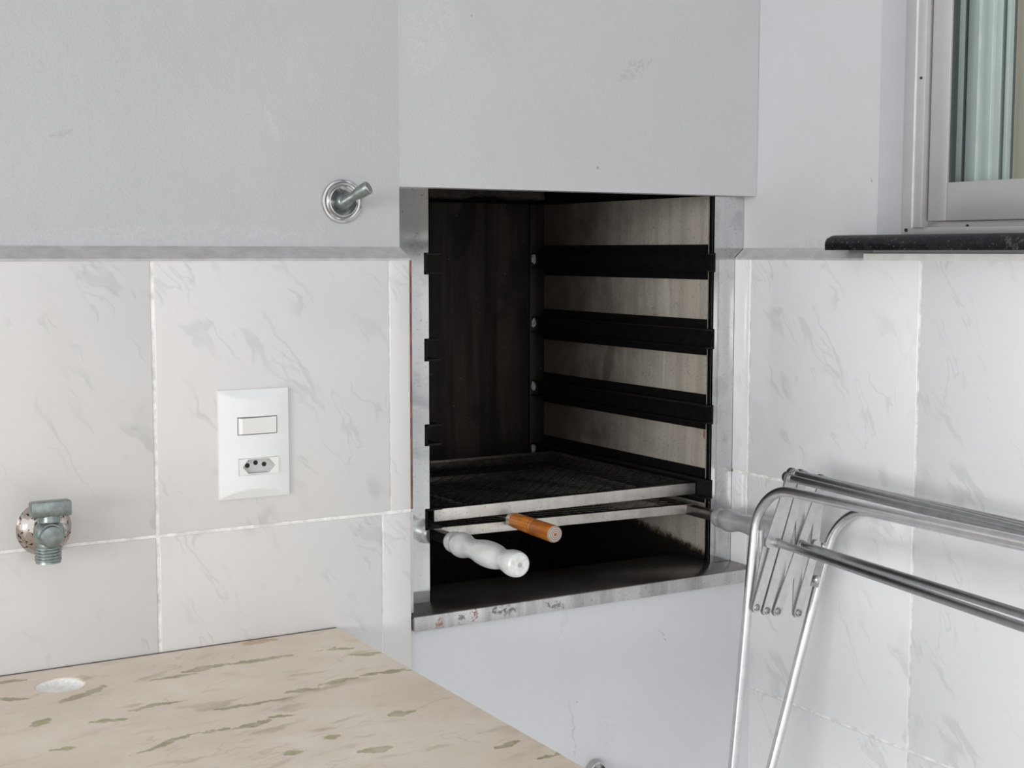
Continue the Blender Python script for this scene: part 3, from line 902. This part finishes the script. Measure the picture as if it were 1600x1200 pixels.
# rails: C channels with a wide backing strip
for side_ in (1, -1):
    for (za, zc) in RZ:
        b = MB()
        if side_ > 0:
            xw, xt = XI - 0.0005, 1.1905; xback = XI - 0.0003
        else:
            xw, xt = XL + 0.0005, 0.7885; xback = XL + 0.0003
        t = 0.0018 * side_
        yb_ = 1.957
        b.box((xback - t, 1.5315, za + 0.0115), (xback, yb_, zc - 0.0105))
        # channel; its front end comes through the notch of the front sheet
        xwf = 1.2055 if side_ > 0 else 0.7668
        b.box((xwf - t, 1.5035, zc + 0.0008), (xwf, yb_, za - 0.0008))
        b.box((xwf, 1.5035, za - 0.0008), (xt, yb_, za - 0.0026)); b.box((xwf, 1.5035, zc + 0.0008), (xt, yb_, zc + 0.0026))
        r_ = b.build('grate_rail', M['rail'], bq)
        if side_ > 0:
            wb = MB(); vs = []; fs = []
            cz = (za + zc) / 2 + 0.003
            prof_ = []
            for i in range(7):
                th = pi * i / 6
                for k in range(10):
                    a = 2 * pi * k / 10; rr = 1 + random.uniform(-.25, .25)
                    vs.append((1.1935 + 0.0045 * sin(th) * cos(a) * rr, 1.9535 + 0.002 * sin(th) * sin(a), cz + 0.0075 * cos(th) * rr))
            for i in range(6):
                for k in range(10):
                    fs.append((i * 10 + k, i * 10 + (k + 1) % 10, (i + 1) * 10 + (k + 1) % 10, (i + 1) * 10 + k))
            wb.add(vs, fs); wb.build('weld_bead', M['weld'], r_)

# sill: top sheet and folded front
MB().box((XE + 0.0008, 1.4505, -0.4275), (XT - 0.0006, 1.5780, -0.4250), bev=0.0006).build('sill_top', M['siltop'], bq)
fr = MB().box((XE + 0.0012, 1.4480, -0.4428), (XT - 0.0006, 1.4600, -0.4252), bev=0.0009)
fr.build('sill_front', M['sillfront'], bq)


# ------------------------------------------------------------------ grates
def mesh_sheet(x0, x1, y0, y1, z, px=0.0095, py=0.0200, t=0.00025):
    """expanded metal: diamonds, long way across"""
    b_ = MB(); nx_ = int((x1 - x0) / px); ny_ = int((y1 - y0) / (py / 2))
    # strands zigzag along x
    for j in range(ny_):
        yc = y0 + (j + 0.5) * py / 2
        for i in range(nx_ * 2):
            xa_ = x0 + i * px; xb_ = xa_ + px
            if xb_ > x1: break
            s0 = (-1 if (i + j) % 2 else 1) * py / 4 * 0.92
            pa = Vector((xa_, yc + s0, z)); pb = Vector((xb_, yc - s0, z))
            h = 0.00045
            vs_ = [pa + Vector((0, -h, -t)), pa + Vector((0, h, -t)), pa + Vector((0, h, t)), pa + Vector((0, -h, t)),
                   pb + Vector((0, -h, -t)), pb + Vector((0, h, -t)), pb + Vector((0, h, t)), pb + Vector((0, -h, t))]
            b_.add(vs_, [(0, 1, 5, 4), (1, 2, 6, 5), (2, 3, 7, 6), (3, 0, 4, 7)])
    return b_


def grate(name, label, mm, yf, zt_, xl, xr, yb, hf, tilt=0.0):
    g = thing(name, ((xl + xr) / 2, yf, zt_), label, 'grill grate')
    MB().box((xl, yf, zt_ - hf), (xr, yf + 0.0025, zt_), bev=0.0006).build('front_bar', M['grate'], g)
    MB().box((xl, yf + 0.0026, zt_ - 0.0022), (xr, yf + 0.012, zt_ - 0.0002)).build('front_lip', M['mesh'], g)
    MB().box((xl, yb - 0.003, zt_ - hf), (xr, yb, zt_), bev=0.0006).build('back_bar', M['arm'], g)
    for xx in (xl, xr - 0.003):
        MB().box((xx, yf + 0.003, zt_ - hf), (xx + 0.003, yb - 0.003, zt_), bev=0.0006).build('side_bar', M['arm'], g)
    ms = mesh_sheet(xl + 0.003, xr - 0.003, yf + 0.004, yb - 0.003, zt_ - 0.0035).build('wire_mesh', M[mm], g, smooth=0, fix=False)
    ms['kind'] = 'stuff'
    return g


g1 = grate('grill_grate', 'upper mesh grate with worn bright front bar on the lowest rails', 'mesh', 1.536, -0.3178, 0.7945, 1.2020, 1.905, 0.0155)
g2 = grate('grill_grate', 'lower mesh grate with two round silver white handles, one coloured darker for shade', 'mesh_low', 1.528, -0.3425, 0.7895, 1.1915, 1.90, 0.0125)
g2.rotation_euler = (0, radians(0.82), 0)

HP = [(0, 0.0085), (0.0005, 0.0118), (0.004, 0.0128), (0.010, 0.0130), (0.0125, 0.0122), (0.0135, 0.0124), (0.016, 0.0136), (0.024, 0.0152), (0.032, 0.0150), (0.043, 0.0124),
      (0.052, 0.0118), (0.062, 0.0124), (0.078, 0.0148), (0.094, 0.0155), (0.108, 0.0145), (0.120, 0.0122), (0.128, 0.0119), (0.136, 0.0133), (0.145, 0.0149), (0.153, 0.0150), (0.1585, 0.0138), (0.1600, 0.0120)]


def densify(p, k=4):
    out = []
    for i in range(len(p) - 1):
        p0 = p[max(i - 1, 0)]; p1 = p[i]; p2 = p[i + 1]; p3 = p[min(i + 2, len(p) - 1)]
        for j in range(k):
            t = j / k
            out.append((p1[0] + (p2[0] - p1[0]) * t,
                        0.5 * ((2 * p1[1]) + (-p0[1] + p2[1]) * t + (2 * p0[1] - 5 * p1[1] + 4 * p2[1] - p3[1]) * t * t + (-p0[1] + 3 * p1[1] - 3 * p2[1] + p3[1]) * t ** 3)))
    out.append(p[-1]); return out


HPD = HP[:6] + densify(HP[6:])
for X_, Y_, Z_, mt, lb in ((0.7905, 1.4830, -0.3505, 'handle', 'silver white lacquered handle'), (1.1830, 1.4640, -0.3500, 'handle_shaded', 'silver white lacquered handle, coloured darker for shade')):
    arm = MB(); arm.box((X_ - 0.002, Y_ - 0.006, Z_ - 0.0065), (X_ + 0.0025, 1.545, Z_ + 0.0065), bev=0.0006)
    arm.box((X_ - 0.002, Y_ - 0.004, Z_ + 0.0048), (X_ + 0.010, 1.545, Z_ + 0.0065), bev=0.0005)
    a_ = arm.build('handle_arm', M['arm'], g2)
    sc_ = 1.0 if X_ < 1 else 1.0
    hb = MB().lathe([(t, r * sc_) for t, r in HPD], (X_, Y_, Z_), (0, -1, 0.010), 40).build('handle', M[mt], g2)
    hb['label'] = lb
    MB().lathe([(0.1598, 0.0117), (0.1606, 0.0115), (0.1608, 0.008)], (X_, Y_, Z_), (0, -1, 0.010), 32).build('end_face', M['chalk'], hb)
    MB().lathe([(0.1604, 0.0030), (0.1612, 0.0028)], (X_, Y_, Z_), (0, -1, 0.010), 16).build('rivet', M['core'], hb)

# skewer with the orange handle
so = (0.8970, 1.4160, -0.3385)
sk = thing('skewer', (0.897, 1.523, -0.3385), 'skewer with worn orange wooden handle lying on the lower grate', 'skewer')
d_ = Vector((0.012, -1, -0.020)).normalized()
o_ = Vector((0.897, 1.523, -0.3372))
MB().lathe([(0, 0.0070), (0.002, 0.0088), (0.010, 0.0092), (0.0105, 0.0087)], o_, d_, 28).build('ferrule', M['grate'], sk)
MB().lathe([(0.0104, 0.0094), (0.03, 0.0099), (0.050, 0.0102), (0.0515, 0.0094), (0.053, 0.0102), (0.0565, 0.0104), (0.058, 0.0096), (0.0595, 0.0104), (0.085, 0.0107), (0.098, 0.0107), (0.1015, 0.0104), (0.1035, 0.0094)], o_, d_, 36).build('handle', M['wood'], sk)
e_ = o_ + d_ * 0.1036
MB().lathe([(0.0, 0.0102), (0.0012, 0.0098), (0.0016, 0.008), (0.0016, 0.0022), (0.0002, 0.0020)], e_ - d_ * 0.0012, d_, 32).build('end_face', M['woodend'], sk, org=tuple(e_))
bl_ = MB()
pa = o_ - d_ * -0.002; pb = o_ - d_ * 0.30
pb.z = -0.3392
for q in ((-0.0035, -0.0006), ):
    bl_.add([pa + Vector((-.0030, 0, -.0007)), pa + Vector((.0030, 0, -.0007)), pa + Vector((.0030, 0, .0007)), pa + Vector((-.0030, 0, .0007)),
             pb + Vector((-.0030, 0, -.0007)), pb + Vector((.0030, 0, -.0007)), pb + Vector((.0030, 0, .0007)), pb + Vector((-.0030, 0, .0007))],
            [(0, 1, 2, 3), (4, 7, 6, 5), (0, 4, 5, 1), (1, 5, 6, 2), (2, 6, 7, 3), (3, 7, 4, 0)])
bl_.build('blade', M['lip'], sk)

# ------------------------------------------------------------------ light switch with socket
sw = thing('light_switch', (0.530, YT, -0.207), 'white wall plate with a rocker switch above a three-hole socket', 'switch')
pxa, pxb, pza, pzb = 0.4905, 0.5697, -0.2662, -0.1476
NX, NZ = 44, 66


def plate_h(x, z):
    u = (x - (pxa + pxb) / 2) / ((pxb - pxa) / 2)
    barrel = 0.0098 - 0.0052 * abs(u) ** 2.2
    edge = min(z - pza, pzb - z)
    return max(min(barrel, 0.0040 + edge * 0.55), 0.001)


cuts = ((0.5100, 0.5552, -0.1963, -0.1768), (0.5105, 0.5560, -0.2402, -0.2218))
xs = sorted(set([pxa + (pxb - pxa) * i / NX for i in range(NX + 1)] + [c for r in cuts for c in r[:2]]))
zs = sorted(set([pza + (pzb - pza) * i / NZ for i in range(NZ + 1)] + [c for r in cuts for c in r[2:]]))
vs = []; fs = []; ny = len(zs)
for x in xs:
    for z in zs:
        vs.append((x, YT - plate_h(x, z), z))
for i in range(len(xs) - 1):
    for j in range(ny - 1):
        mx_, mz_ = (xs[i] + xs[i + 1]) / 2, (zs[j] + zs[j + 1]) / 2
        if any(r[0] < mx_ < r[1] and r[2] < mz_ < r[3] for r in cuts): continue
        fs.append((i * ny + j, (i + 1) * ny + j, (i + 1) * ny + j + 1, i * ny + j + 1))
n0 = len(vs)
per = [(i, 0) for i in range(len(xs))] + [(len(xs) - 1, j) for j in range(1, ny)] + [(i, ny - 1) for i in range(len(xs) - 2, -1, -1)] + [(0, j) for j in range(ny - 2, 0, -1)]
for i, j in per:
    vs.append((xs[i], YT + 0.0002, zs[j]))
for k in range(len(per)):
    k2 = (k + 1) % len(per)
    fs.append((per[k][0] * ny + per[k][1], per[k2][0] * ny + per[k2][1], n0 + k2, n0 + k))
pm = MB().add(vs, fs)
plt = pm.build('switch_plate', M['switch'], sw, smooth=12)
MB().box((0.5100, YT - 0.0070, -0.1963), (0.5552, YT, -0.1768)).build('gap_lining', M['core'], sw)
ra, rb, rc, rd = 0.5107, 0.5546, -0.1957, -0.1775
MB().add([(ra, YT - 0.0062, rc), (rb, YT - 0.0062, rc), (rb, YT - 0.0062, rd), (ra, YT - 0.0062, rd),
          (ra + .0004, YT - 0.0108, rc + .0004), (rb - .0006, YT - 0.0092, rc + .0004), (rb - .0006, YT - 0.0096, rd - .0004), (ra + .0004, YT - 0.0112, rd - .0004),
          (ra + .0032, YT - 0.0140, rc + .0008), (ra + .0032, YT - 0.0144, rd - .0008)],
         [(0, 1, 5, 8, 4), (1, 2, 6, 5), (2, 3, 7, 9, 6), (3, 0, 4, 7), (4, 8, 9, 7), (8, 5, 6, 9)]).build('rocker', M['switch2'], sw, smooth=0)
# socket: face with hexagonal recess
ca, cb, cc, cd = 0.5108, 0.5557, -0.2399, -0.2221
yf = YT - 0.0098; yr = YT - 0.0045
cxm, czm = 0.5330, (cc + cd) / 2
hexo = [(0.5148, czm - 0.0003), (0.5212, cc + 0.0012), (0.5448, cc + 0.0012), (0.5520, czm), (0.5448, cd - 0.0009), (0.5212, cd - 0.0009)]
hexi = [(cxm + (x - cxm) * 0.93, czm + (z - czm) * 0.90) for x, z in hexo]
outr = [(ca, czm), (ca, cc), (0.5212, cc), (0.5448, cc), (cb, cc), (cb, czm), (cb, cd), (0.5448, cd), (0.5212, cd), (ca, cd)]
sk_ = MB()
vs = [(x, yf, z) for x, z in outr] + [(x, yf, z) for x, z in hexo] + [(x, yr, z) for x, z in hexi] + [(x, YT, z) for x, z in outr]
fs = [(0, 1, 2, 11, 10), (2, 3, 12, 11), (3, 4, 5, 13, 12), (5, 6, 7, 14, 13), (7, 8, 15, 14), (8, 9, 0, 10, 15),
      (16, 17, 18, 19, 20, 21)] + [(10 + i, 10 + (i + 1) % 6, 16 + (i + 1) % 6, 16 + i) for i in range(6)] + [(i, (i + 1) % 10, 22 + (i + 1) % 10, 22 + i) for i in range(10)]
sk_.add(vs, fs)
sk_.mi = [0] * 6 + [1] * 7 + [0] * 10
so_ = sk_.build('socket', [M['switch2'], M['recess']], sw, smooth=0)
for hx_, hz_ in ((0.5218, -0.2303), (0.5311, -0.2278), (0.5408, -0.2300)):
    MB().lathe([(0, 0.0026), (0.0003, 0.0026), (0.00035, 0.0020)], (hx_, yr, hz_), (0, -1, 0), 20).build('socket_hole', M['black'], so_)
for px_, pz_ in ((cxm, cc), (cxm, cd)):
    pass
MB().box((0.5105, YT - 0.0085, -0.2402), (0.5560, YT - 0.0005, -0.2400)).build('gap_lining', M['core'], sw)

# ------------------------------------------------------------------ angle valve on the left tiles
av = thing('water_valve', (0.3075, YT, -0.2770), 'small chrome angle valve with flat handle on the left tiles', 'valve')
prof_ = [(0.0002, 0.0272), (0.0012, 0.0274), (0.0030, 0.0266), (0.0070, 0.0240), (0.0105, 0.0200), (0.0125, 0.0150), (0.0132, 0.0100)]
MB().lathe(prof_, (0.3070, YT, -0.2785), (0, -1, 0), 48).build('wall_flange', M['escutcheon'], av)
b = MB(); b.lathe([(0, 0.0092), (0.024, 0.0092), (0.0245, 0.0105), (0.028, 0.0105)], (0.3060, YT - 0.010, -0.2775), (0, -1, 0), 28)
bd = b
bd.lathe(densify([(-0.001, 0.004), (0.003, 0.0115), (0.009, 0.0148), (0.015, 0.0150), (0.0205, 0.0128), (0.0225, 0.0112)], 3), (0.3040, YT - 0.026, -0.2770), (0, -1, 0), 32)
bd.lathe([(-0.004, 0.0095), (0.006, 0.0108), (0.0125, 0.0105), (0.0150, 0.0080)], (0.3045, YT - 0.037, -0.2700), (0, 0, 1), 28)
bd.lathe([(-0.006, 0.0105), (0.008, 0.0122), (0.0120, 0.0120)], (0.3030, YT - 0.037, -0.2780), (0, 0, -1), 28)
bd.build('valve_body', M['oldchrome'], av)
MB().lathe([(0, 0.0108), (0.0030, 0.0110), (0.0044, 0.0102), (0.0050, 0.0085), (0.0051, 0.003)], (0.3040, YT - 0.047, -0.2785), (0.05, -1, 0.02), 32).build('face_cap', M['oldchrome'], av)
th = MB(); pr_ = [(0, 0.0122)]
for k in range(5):
    pr_ += [(0.0008 + k * 0.0030, 0.0128), (0.0017 + k * 0.0030, 0.0130), (0.0026 + k * 0.0030, 0.0118)]
pr_ += [(0.0165, 0.0122), (0.0170, 0.0095), (0.010, 0.0090)]
th.lathe(pr_, (0.3028, YT - 0.037, -0.2895), (0, 0, -1), 36); th.build('threaded_outlet', M['oldchrome'], av)
hd = MB().box((0.2855, YT - 0.0500, -0.2590), (0.3245, YT - 0.0350, -0.2435), bev=0.0022)
hd.lathe([(0, 0.0100), (0.006, 0.0095)], (0.3048, YT - 0.040, -0.2640), (0, 0, 1), 24)
hd.build('handle', M['oldchrome'], av)

# ------------------------------------------------------------------ wall spout stub
ws = thing('wall_spout', (0.6495, YP, 0.0570), 'chrome wall flange with a bent stub spout on the white paint', 'spout')
MB().lathe(densify([(0.0002, 0.0240), (0.0016, 0.0246), (0.0030, 0.0240), (0.0035, 0.0215), (0.0030, 0.0195), (0.0040, 0.0180), (0.0058, 0.0172), (0.0062, 0.0160), (0.0050, 0.0135), (0.0030, 0.0100), (0.0022, 0.0075)], 2), (0.6495, YP, 0.0570), (0, -1, 0), 56).build('wall_flange', M['chrome'], ws)
MB().lathe(densify([(-0.004, 0.0085), (0.010, 0.0086), (0.0120, 0.0075), (0.0130, 0.0060), (0.0165, 0.0068), (0.0190, 0.0060), (0.0205, 0.0030)], 2), (0.6480, YP - 0.002, 0.0565), (0, -1, 0), 28).build('stub', M['oldchrome'], ws)
p0 = Vector((0.6440, YP - 0.022, 0.0560)); p1 = Vector((0.6630, YP - 0.043, 0.0715))
dd = (p1 - p0).normalized()
MB().tube([p0 - dd * 0.004, p0, p0 + dd * 0.010, p0 + dd * 0.016, p0 + dd * 0.020, p1], [0.0046, 0.0052, 0.0052, 0.0060, 0.0072, 0.0076], 24).build('spout', M['oldchrome'], ws)
MB().lathe([(0, 0.0076), (0.0006, 0.0072), (0.0008, 0.0064)], p1, dd, 24).build('spout_rim', M['chrome'], ws)
MB().lathe([(0.0007, 0.0063), (0.0011, 0.0062)], p1, dd, 24).build('spout_end', M['darkmetal'], ws)

# ------------------------------------------------------------------ tap below the barbecue
tp = thing('wall_tap', (0.984, YL, -0.672), 'chrome round tap rim on the lower wall, cut by the photo bottom edge', 'tap')
MB().lathe(densify([(0.0002, 0.0120), (0.003, 0.0140), (0.008, 0.0142), (0.011, 0.0132), (0.0115, 0.0105), (0.006, 0.0098)], 2), (0.984, YL, -0.6612), (0, -1, 0), 40).build('wall_flange', M['chrome'], tp)
MB().lathe([(0, 0.0060), (0.030, 0.0060), (0.032, 0.0050)], (0.984, YL, -0.6640), (0, -1, 0), 24).build('tap_body', M['oldchrome'], tp)
MB().tube([(0.984, YL - 0.026, -0.665), (0.984, YL - 0.034, -0.672), (0.984, YL - 0.036, -0.695)], 0.006, 16).build('tap_outlet', M['oldchrome'], tp)

# ------------------------------------------------------------------ folding clothes rack
rk = thing('clothes_rack', (1.0, 1.0, ZF), 'folded aluminium clothes rack with tubular legs leaning against the side tiles', 'clothes rack')
YR, YE = 1.270, 0.30
R1 = 0.0060


def corner(p_leg, p_cor, p_bar, r=0.055, n_=10):
    a = (Vector(p_leg) - Vector(p_cor)).normalized(); c_ = (Vector(p_bar) - Vector(p_cor)).normalized()
    s0 = Vector(p_cor) + a * r; s1 = Vector(p_cor) + c_ * r
    out = []
    for i in range(n_ + 1):
        th_ = pi / 2 * i / n_
        out.append(Vector(p_cor) + a * r * (1 - sin(th_)) + c_ * r * (1 - cos(th_)))
    return out


def uframe(xt_, zt2, xb_, y_, ye_, name):
    f0 = (xb_, y_, ZF + 0.012); c0 = (xt_, y_, zt2); c1 = (xt_, ye_, zt2); f1 = (xb_, ye_, ZF + 0.012)
    path = [f0] + corner(f0, c0, c1) + corner(c0, c1, f1)[::1] + [f1]
    # second corner must run bar -> leg
    path = [Vector(f0)] + corner(f0, c0, c1) + corner(c0, c1, f1) + [Vector(f1)]
    o = MB().tube(path, R1, 20).build(name, M['alu'], rk)
    for f in (f0, f1):
        MB().lathe([(0, 0.0085), (0.020, 0.0080), (0.021, 0.0065)], (f[0], f[1], ZF), (0, 0, 1), 16).build('foot_cap', M['rubber'], o)
    return o


uframe(1.088, -0.2735, 0.988, YR, YE, 'leg_frame')
uframe(1.2285, -0.3125, 0.909, YR + 0.014, YE - 0.014, 'leg_frame')
MB().lathe([(-0.012, 0.004), (0.016, 0.004)], (1.030, YR, -0.884), (0, 1, 0), 14).build('pivot_bolt', M['slat'], rk)
MB().lathe([(-0.016, 0.004), (0.012, 0.004)], (1.030, YE, -0.884), (0, 1, 0), 14).build('pivot_bolt', M['slat'], rk)


def flat_bar(pa, pb, wd, th_, y_, name='scissor_slat', ext=0.007):
    """flat slat in the XZ plane at depth y_, with rounded ends"""
    a = Vector((pa[0], y_, pa[1])); b_ = Vector((pb[0], y_, pb[1]))
    d = (b_ - a).normalized(); nrm = Vector((d.z, 0, -d.x))
    r = wd / 2
    pts = []
    for k in range(9):
        t = pi / 2 + pi * k / 8
        pts.append(a + d * r * cos(t) + nrm * r * sin(t))
    for k in range(9):
        t = -pi / 2 + pi * k / 8
        pts.append(b_ + d * r * cos(t) + nrm * r * sin(t))
    n2 = len(pts)
    vs_ = [p + Vector((0, -th_ / 2, 0)) for p in pts] + [p + Vector((0, th_ / 2, 0)) for p in pts]
    fs_ = [list(range(n2)), list(range(2 * n2 - 1, n2 - 1, -1))] + [[i, (i + 1) % n2, n2 + (i + 1) % n2, n2 + i] for i in range(n2)]
    mb_ = MB().add(vs_, fs_); mb_.mi = [0, 0] + [1] * n2
    return mb_.build(name, [M['slat'], M['slat_edge']], rk, smooth=20)


T = [(1.1296, -0.2673), (1.1365, -0.2632), (1.1507, -0.2659), (1.1827, -0.2747)]
Mi = [(1.0985, -0.3419), (1.1106, -0.3434), (1.1266, -0.3466), (1.1489, -0.3497), (1.1740, -0.3530)]
Bt = [(1.0808, -0.4179), (1.0966, -0.4238), (1.1136, -0.4268), (1.1465, -0.4330)]


def scissors(T, Mi, Bt, yf_, yb2, s):
    for k, (a, b_) in enumerate(((T[0], Mi[0]), (T[1], Bt[0]), (T[2], Bt[1]), (T[3], Bt[2]), (Mi[4], Bt[3]))):
        flat_bar(a, b_, 0.0128, 0.0018, yf_ - s * (0.0006 - 0.0003 * k))
    for k, (a, b_) in enumerate(((Bt[0], Mi[0]), (T[0], Bt[1]), (T[1], Bt[2]), (T[2], Bt[3]), (T[3], Mi[4]))):
        flat_bar(a, b_, 0.0128, 0.0016, yb2 + s * (0.0003 * k))
    for q in Bt:
        MB().lathe([(0, 0.0044), (0.0012, 0.0043), (0.0018, 0.0036), (0.0016, 0.0028), (0.0004, 0.0024)], (q[0], yf_ - s * 0.0009, q[1]), (0, -s, 0), 16).build('rivet', M['alu_dull'], rk)


KP = 1.2560 / 1.2620
T = [(x * KP, z * KP) for x, z in T]; Bt = [(x * KP, z * KP) for x, z in Bt]
Mi = [(x * KP, z * KP) for x, z in Mi]
scissors(T, Mi, Bt, 1.2560, 1.2588, 1)
# drying bars between the two scissor sets
bars = [(T[0], (1.1296, -0.2766), 0.9222), (T[1], (1.1365, -0.2740), 0.93), (T[2], (1.1507, -0.2745), 0.94), (T[3], (1.1827, -0.2795), 0.966),
        (Mi[1], (0.9965, -0.3250), 0.81), (Mi[3], (1.0700, -0.3370), 0.87)]
far = []
yend = 0.33
for k, (a, b_, yb2) in enumerate(bars):
    y0_ = 1.2545
    t = (y0_ - yend) / (y0_ - yb2)
    e = (a[0] + (b_[0] - a[0]) * t, a[1] + (b_[1] - a[1]) * t)
    far.append(e)
    o = MB().tube([(a[0], y0_, a[1]), (e[0], yend, e[1])], 0.0046, 18).build('drying_bar', M['alu_dull'], rk)
    MB().lathe([(-0.0005, 0.0058), (0.0022, 0.0058), (0.0028, 0.0048)], (a[0], 1.2550, a[1]), (0, -1, 0), 18).build('bar_collar', M['alu_dull'], rk)
# black end caps at the top row behind the slats
for q in T:
    MB().lathe([(0, 0.0064), (0.004, 0.0064), (0.007, 0.0040)], (q[0], 1.2600, q[1] + 0.0006), (0, 1, 0), 16).build('end_cap', M['rubber'], rk)
Tf = far[:4]
mf1, mf3 = far[4], far[5]
Mf = [(mf1[0] - 0.016, mf1[1]), mf1, ((mf1[0] + mf3[0]) / 2, (mf1[1] + mf3[1]) / 2), mf3, (mf3[0] + 0.03, mf3[1])]
Bf = [(Mf[i + 0][0] * 1 - 0.03, -0.40) for i in range(4)]
scissors(Tf, Mf, Bf, yend + 0.004, yend + 0.001, -1)
# brackets that carry the scissors on the two leg frames
MB().box((1.0845, 1.2600, -0.3800), (1.0890, 1.2640, -0.3260), bev=0.0006).build('bracket', M['slat'], rk)
br = MB()
d2 = Vector((0.3186, 0, 1)).normalized(); n2_ = Vector((d2.z, 0, -d2.x))
cbr = Vector((1.1805, 1.2700, -0.3870))
vs = []
for yy in (1.2655, 1.2775):
    for sa, sb in ((-1, -1), (1, -1), (1, 1), (-1, 1)):
        vs.append(Vector((cbr.x, yy, cbr.z)) + n2_ * 0.0065 * sa + d2 * 0.019 * sb)
br.add(vs, [(0, 1, 2, 3), (7, 6, 5, 4), (0, 4, 5, 1), (1, 5, 6, 2), (2, 6, 7, 3), (3, 7, 4, 0)])
br.build('bracket', M['alu_dull'], rk, smooth=0)
for q in ((1.1753, -0.3539), (1.1868, -0.3560), (1.1765, -0.3960)):
    MB().lathe([(0, 0.0048), (0.0035, 0.0046), (0.0052, 0.0030), (0.0056, 0.0010)], (q[0], 1.2650, q[1]), (0, -1, 0), 18).build('screw', M['slat'], rk)

# ------------------------------------------------------------------ tidy helper properties
for o in bpy.data.objects:
    if '_o' in o:
        del o['_o']
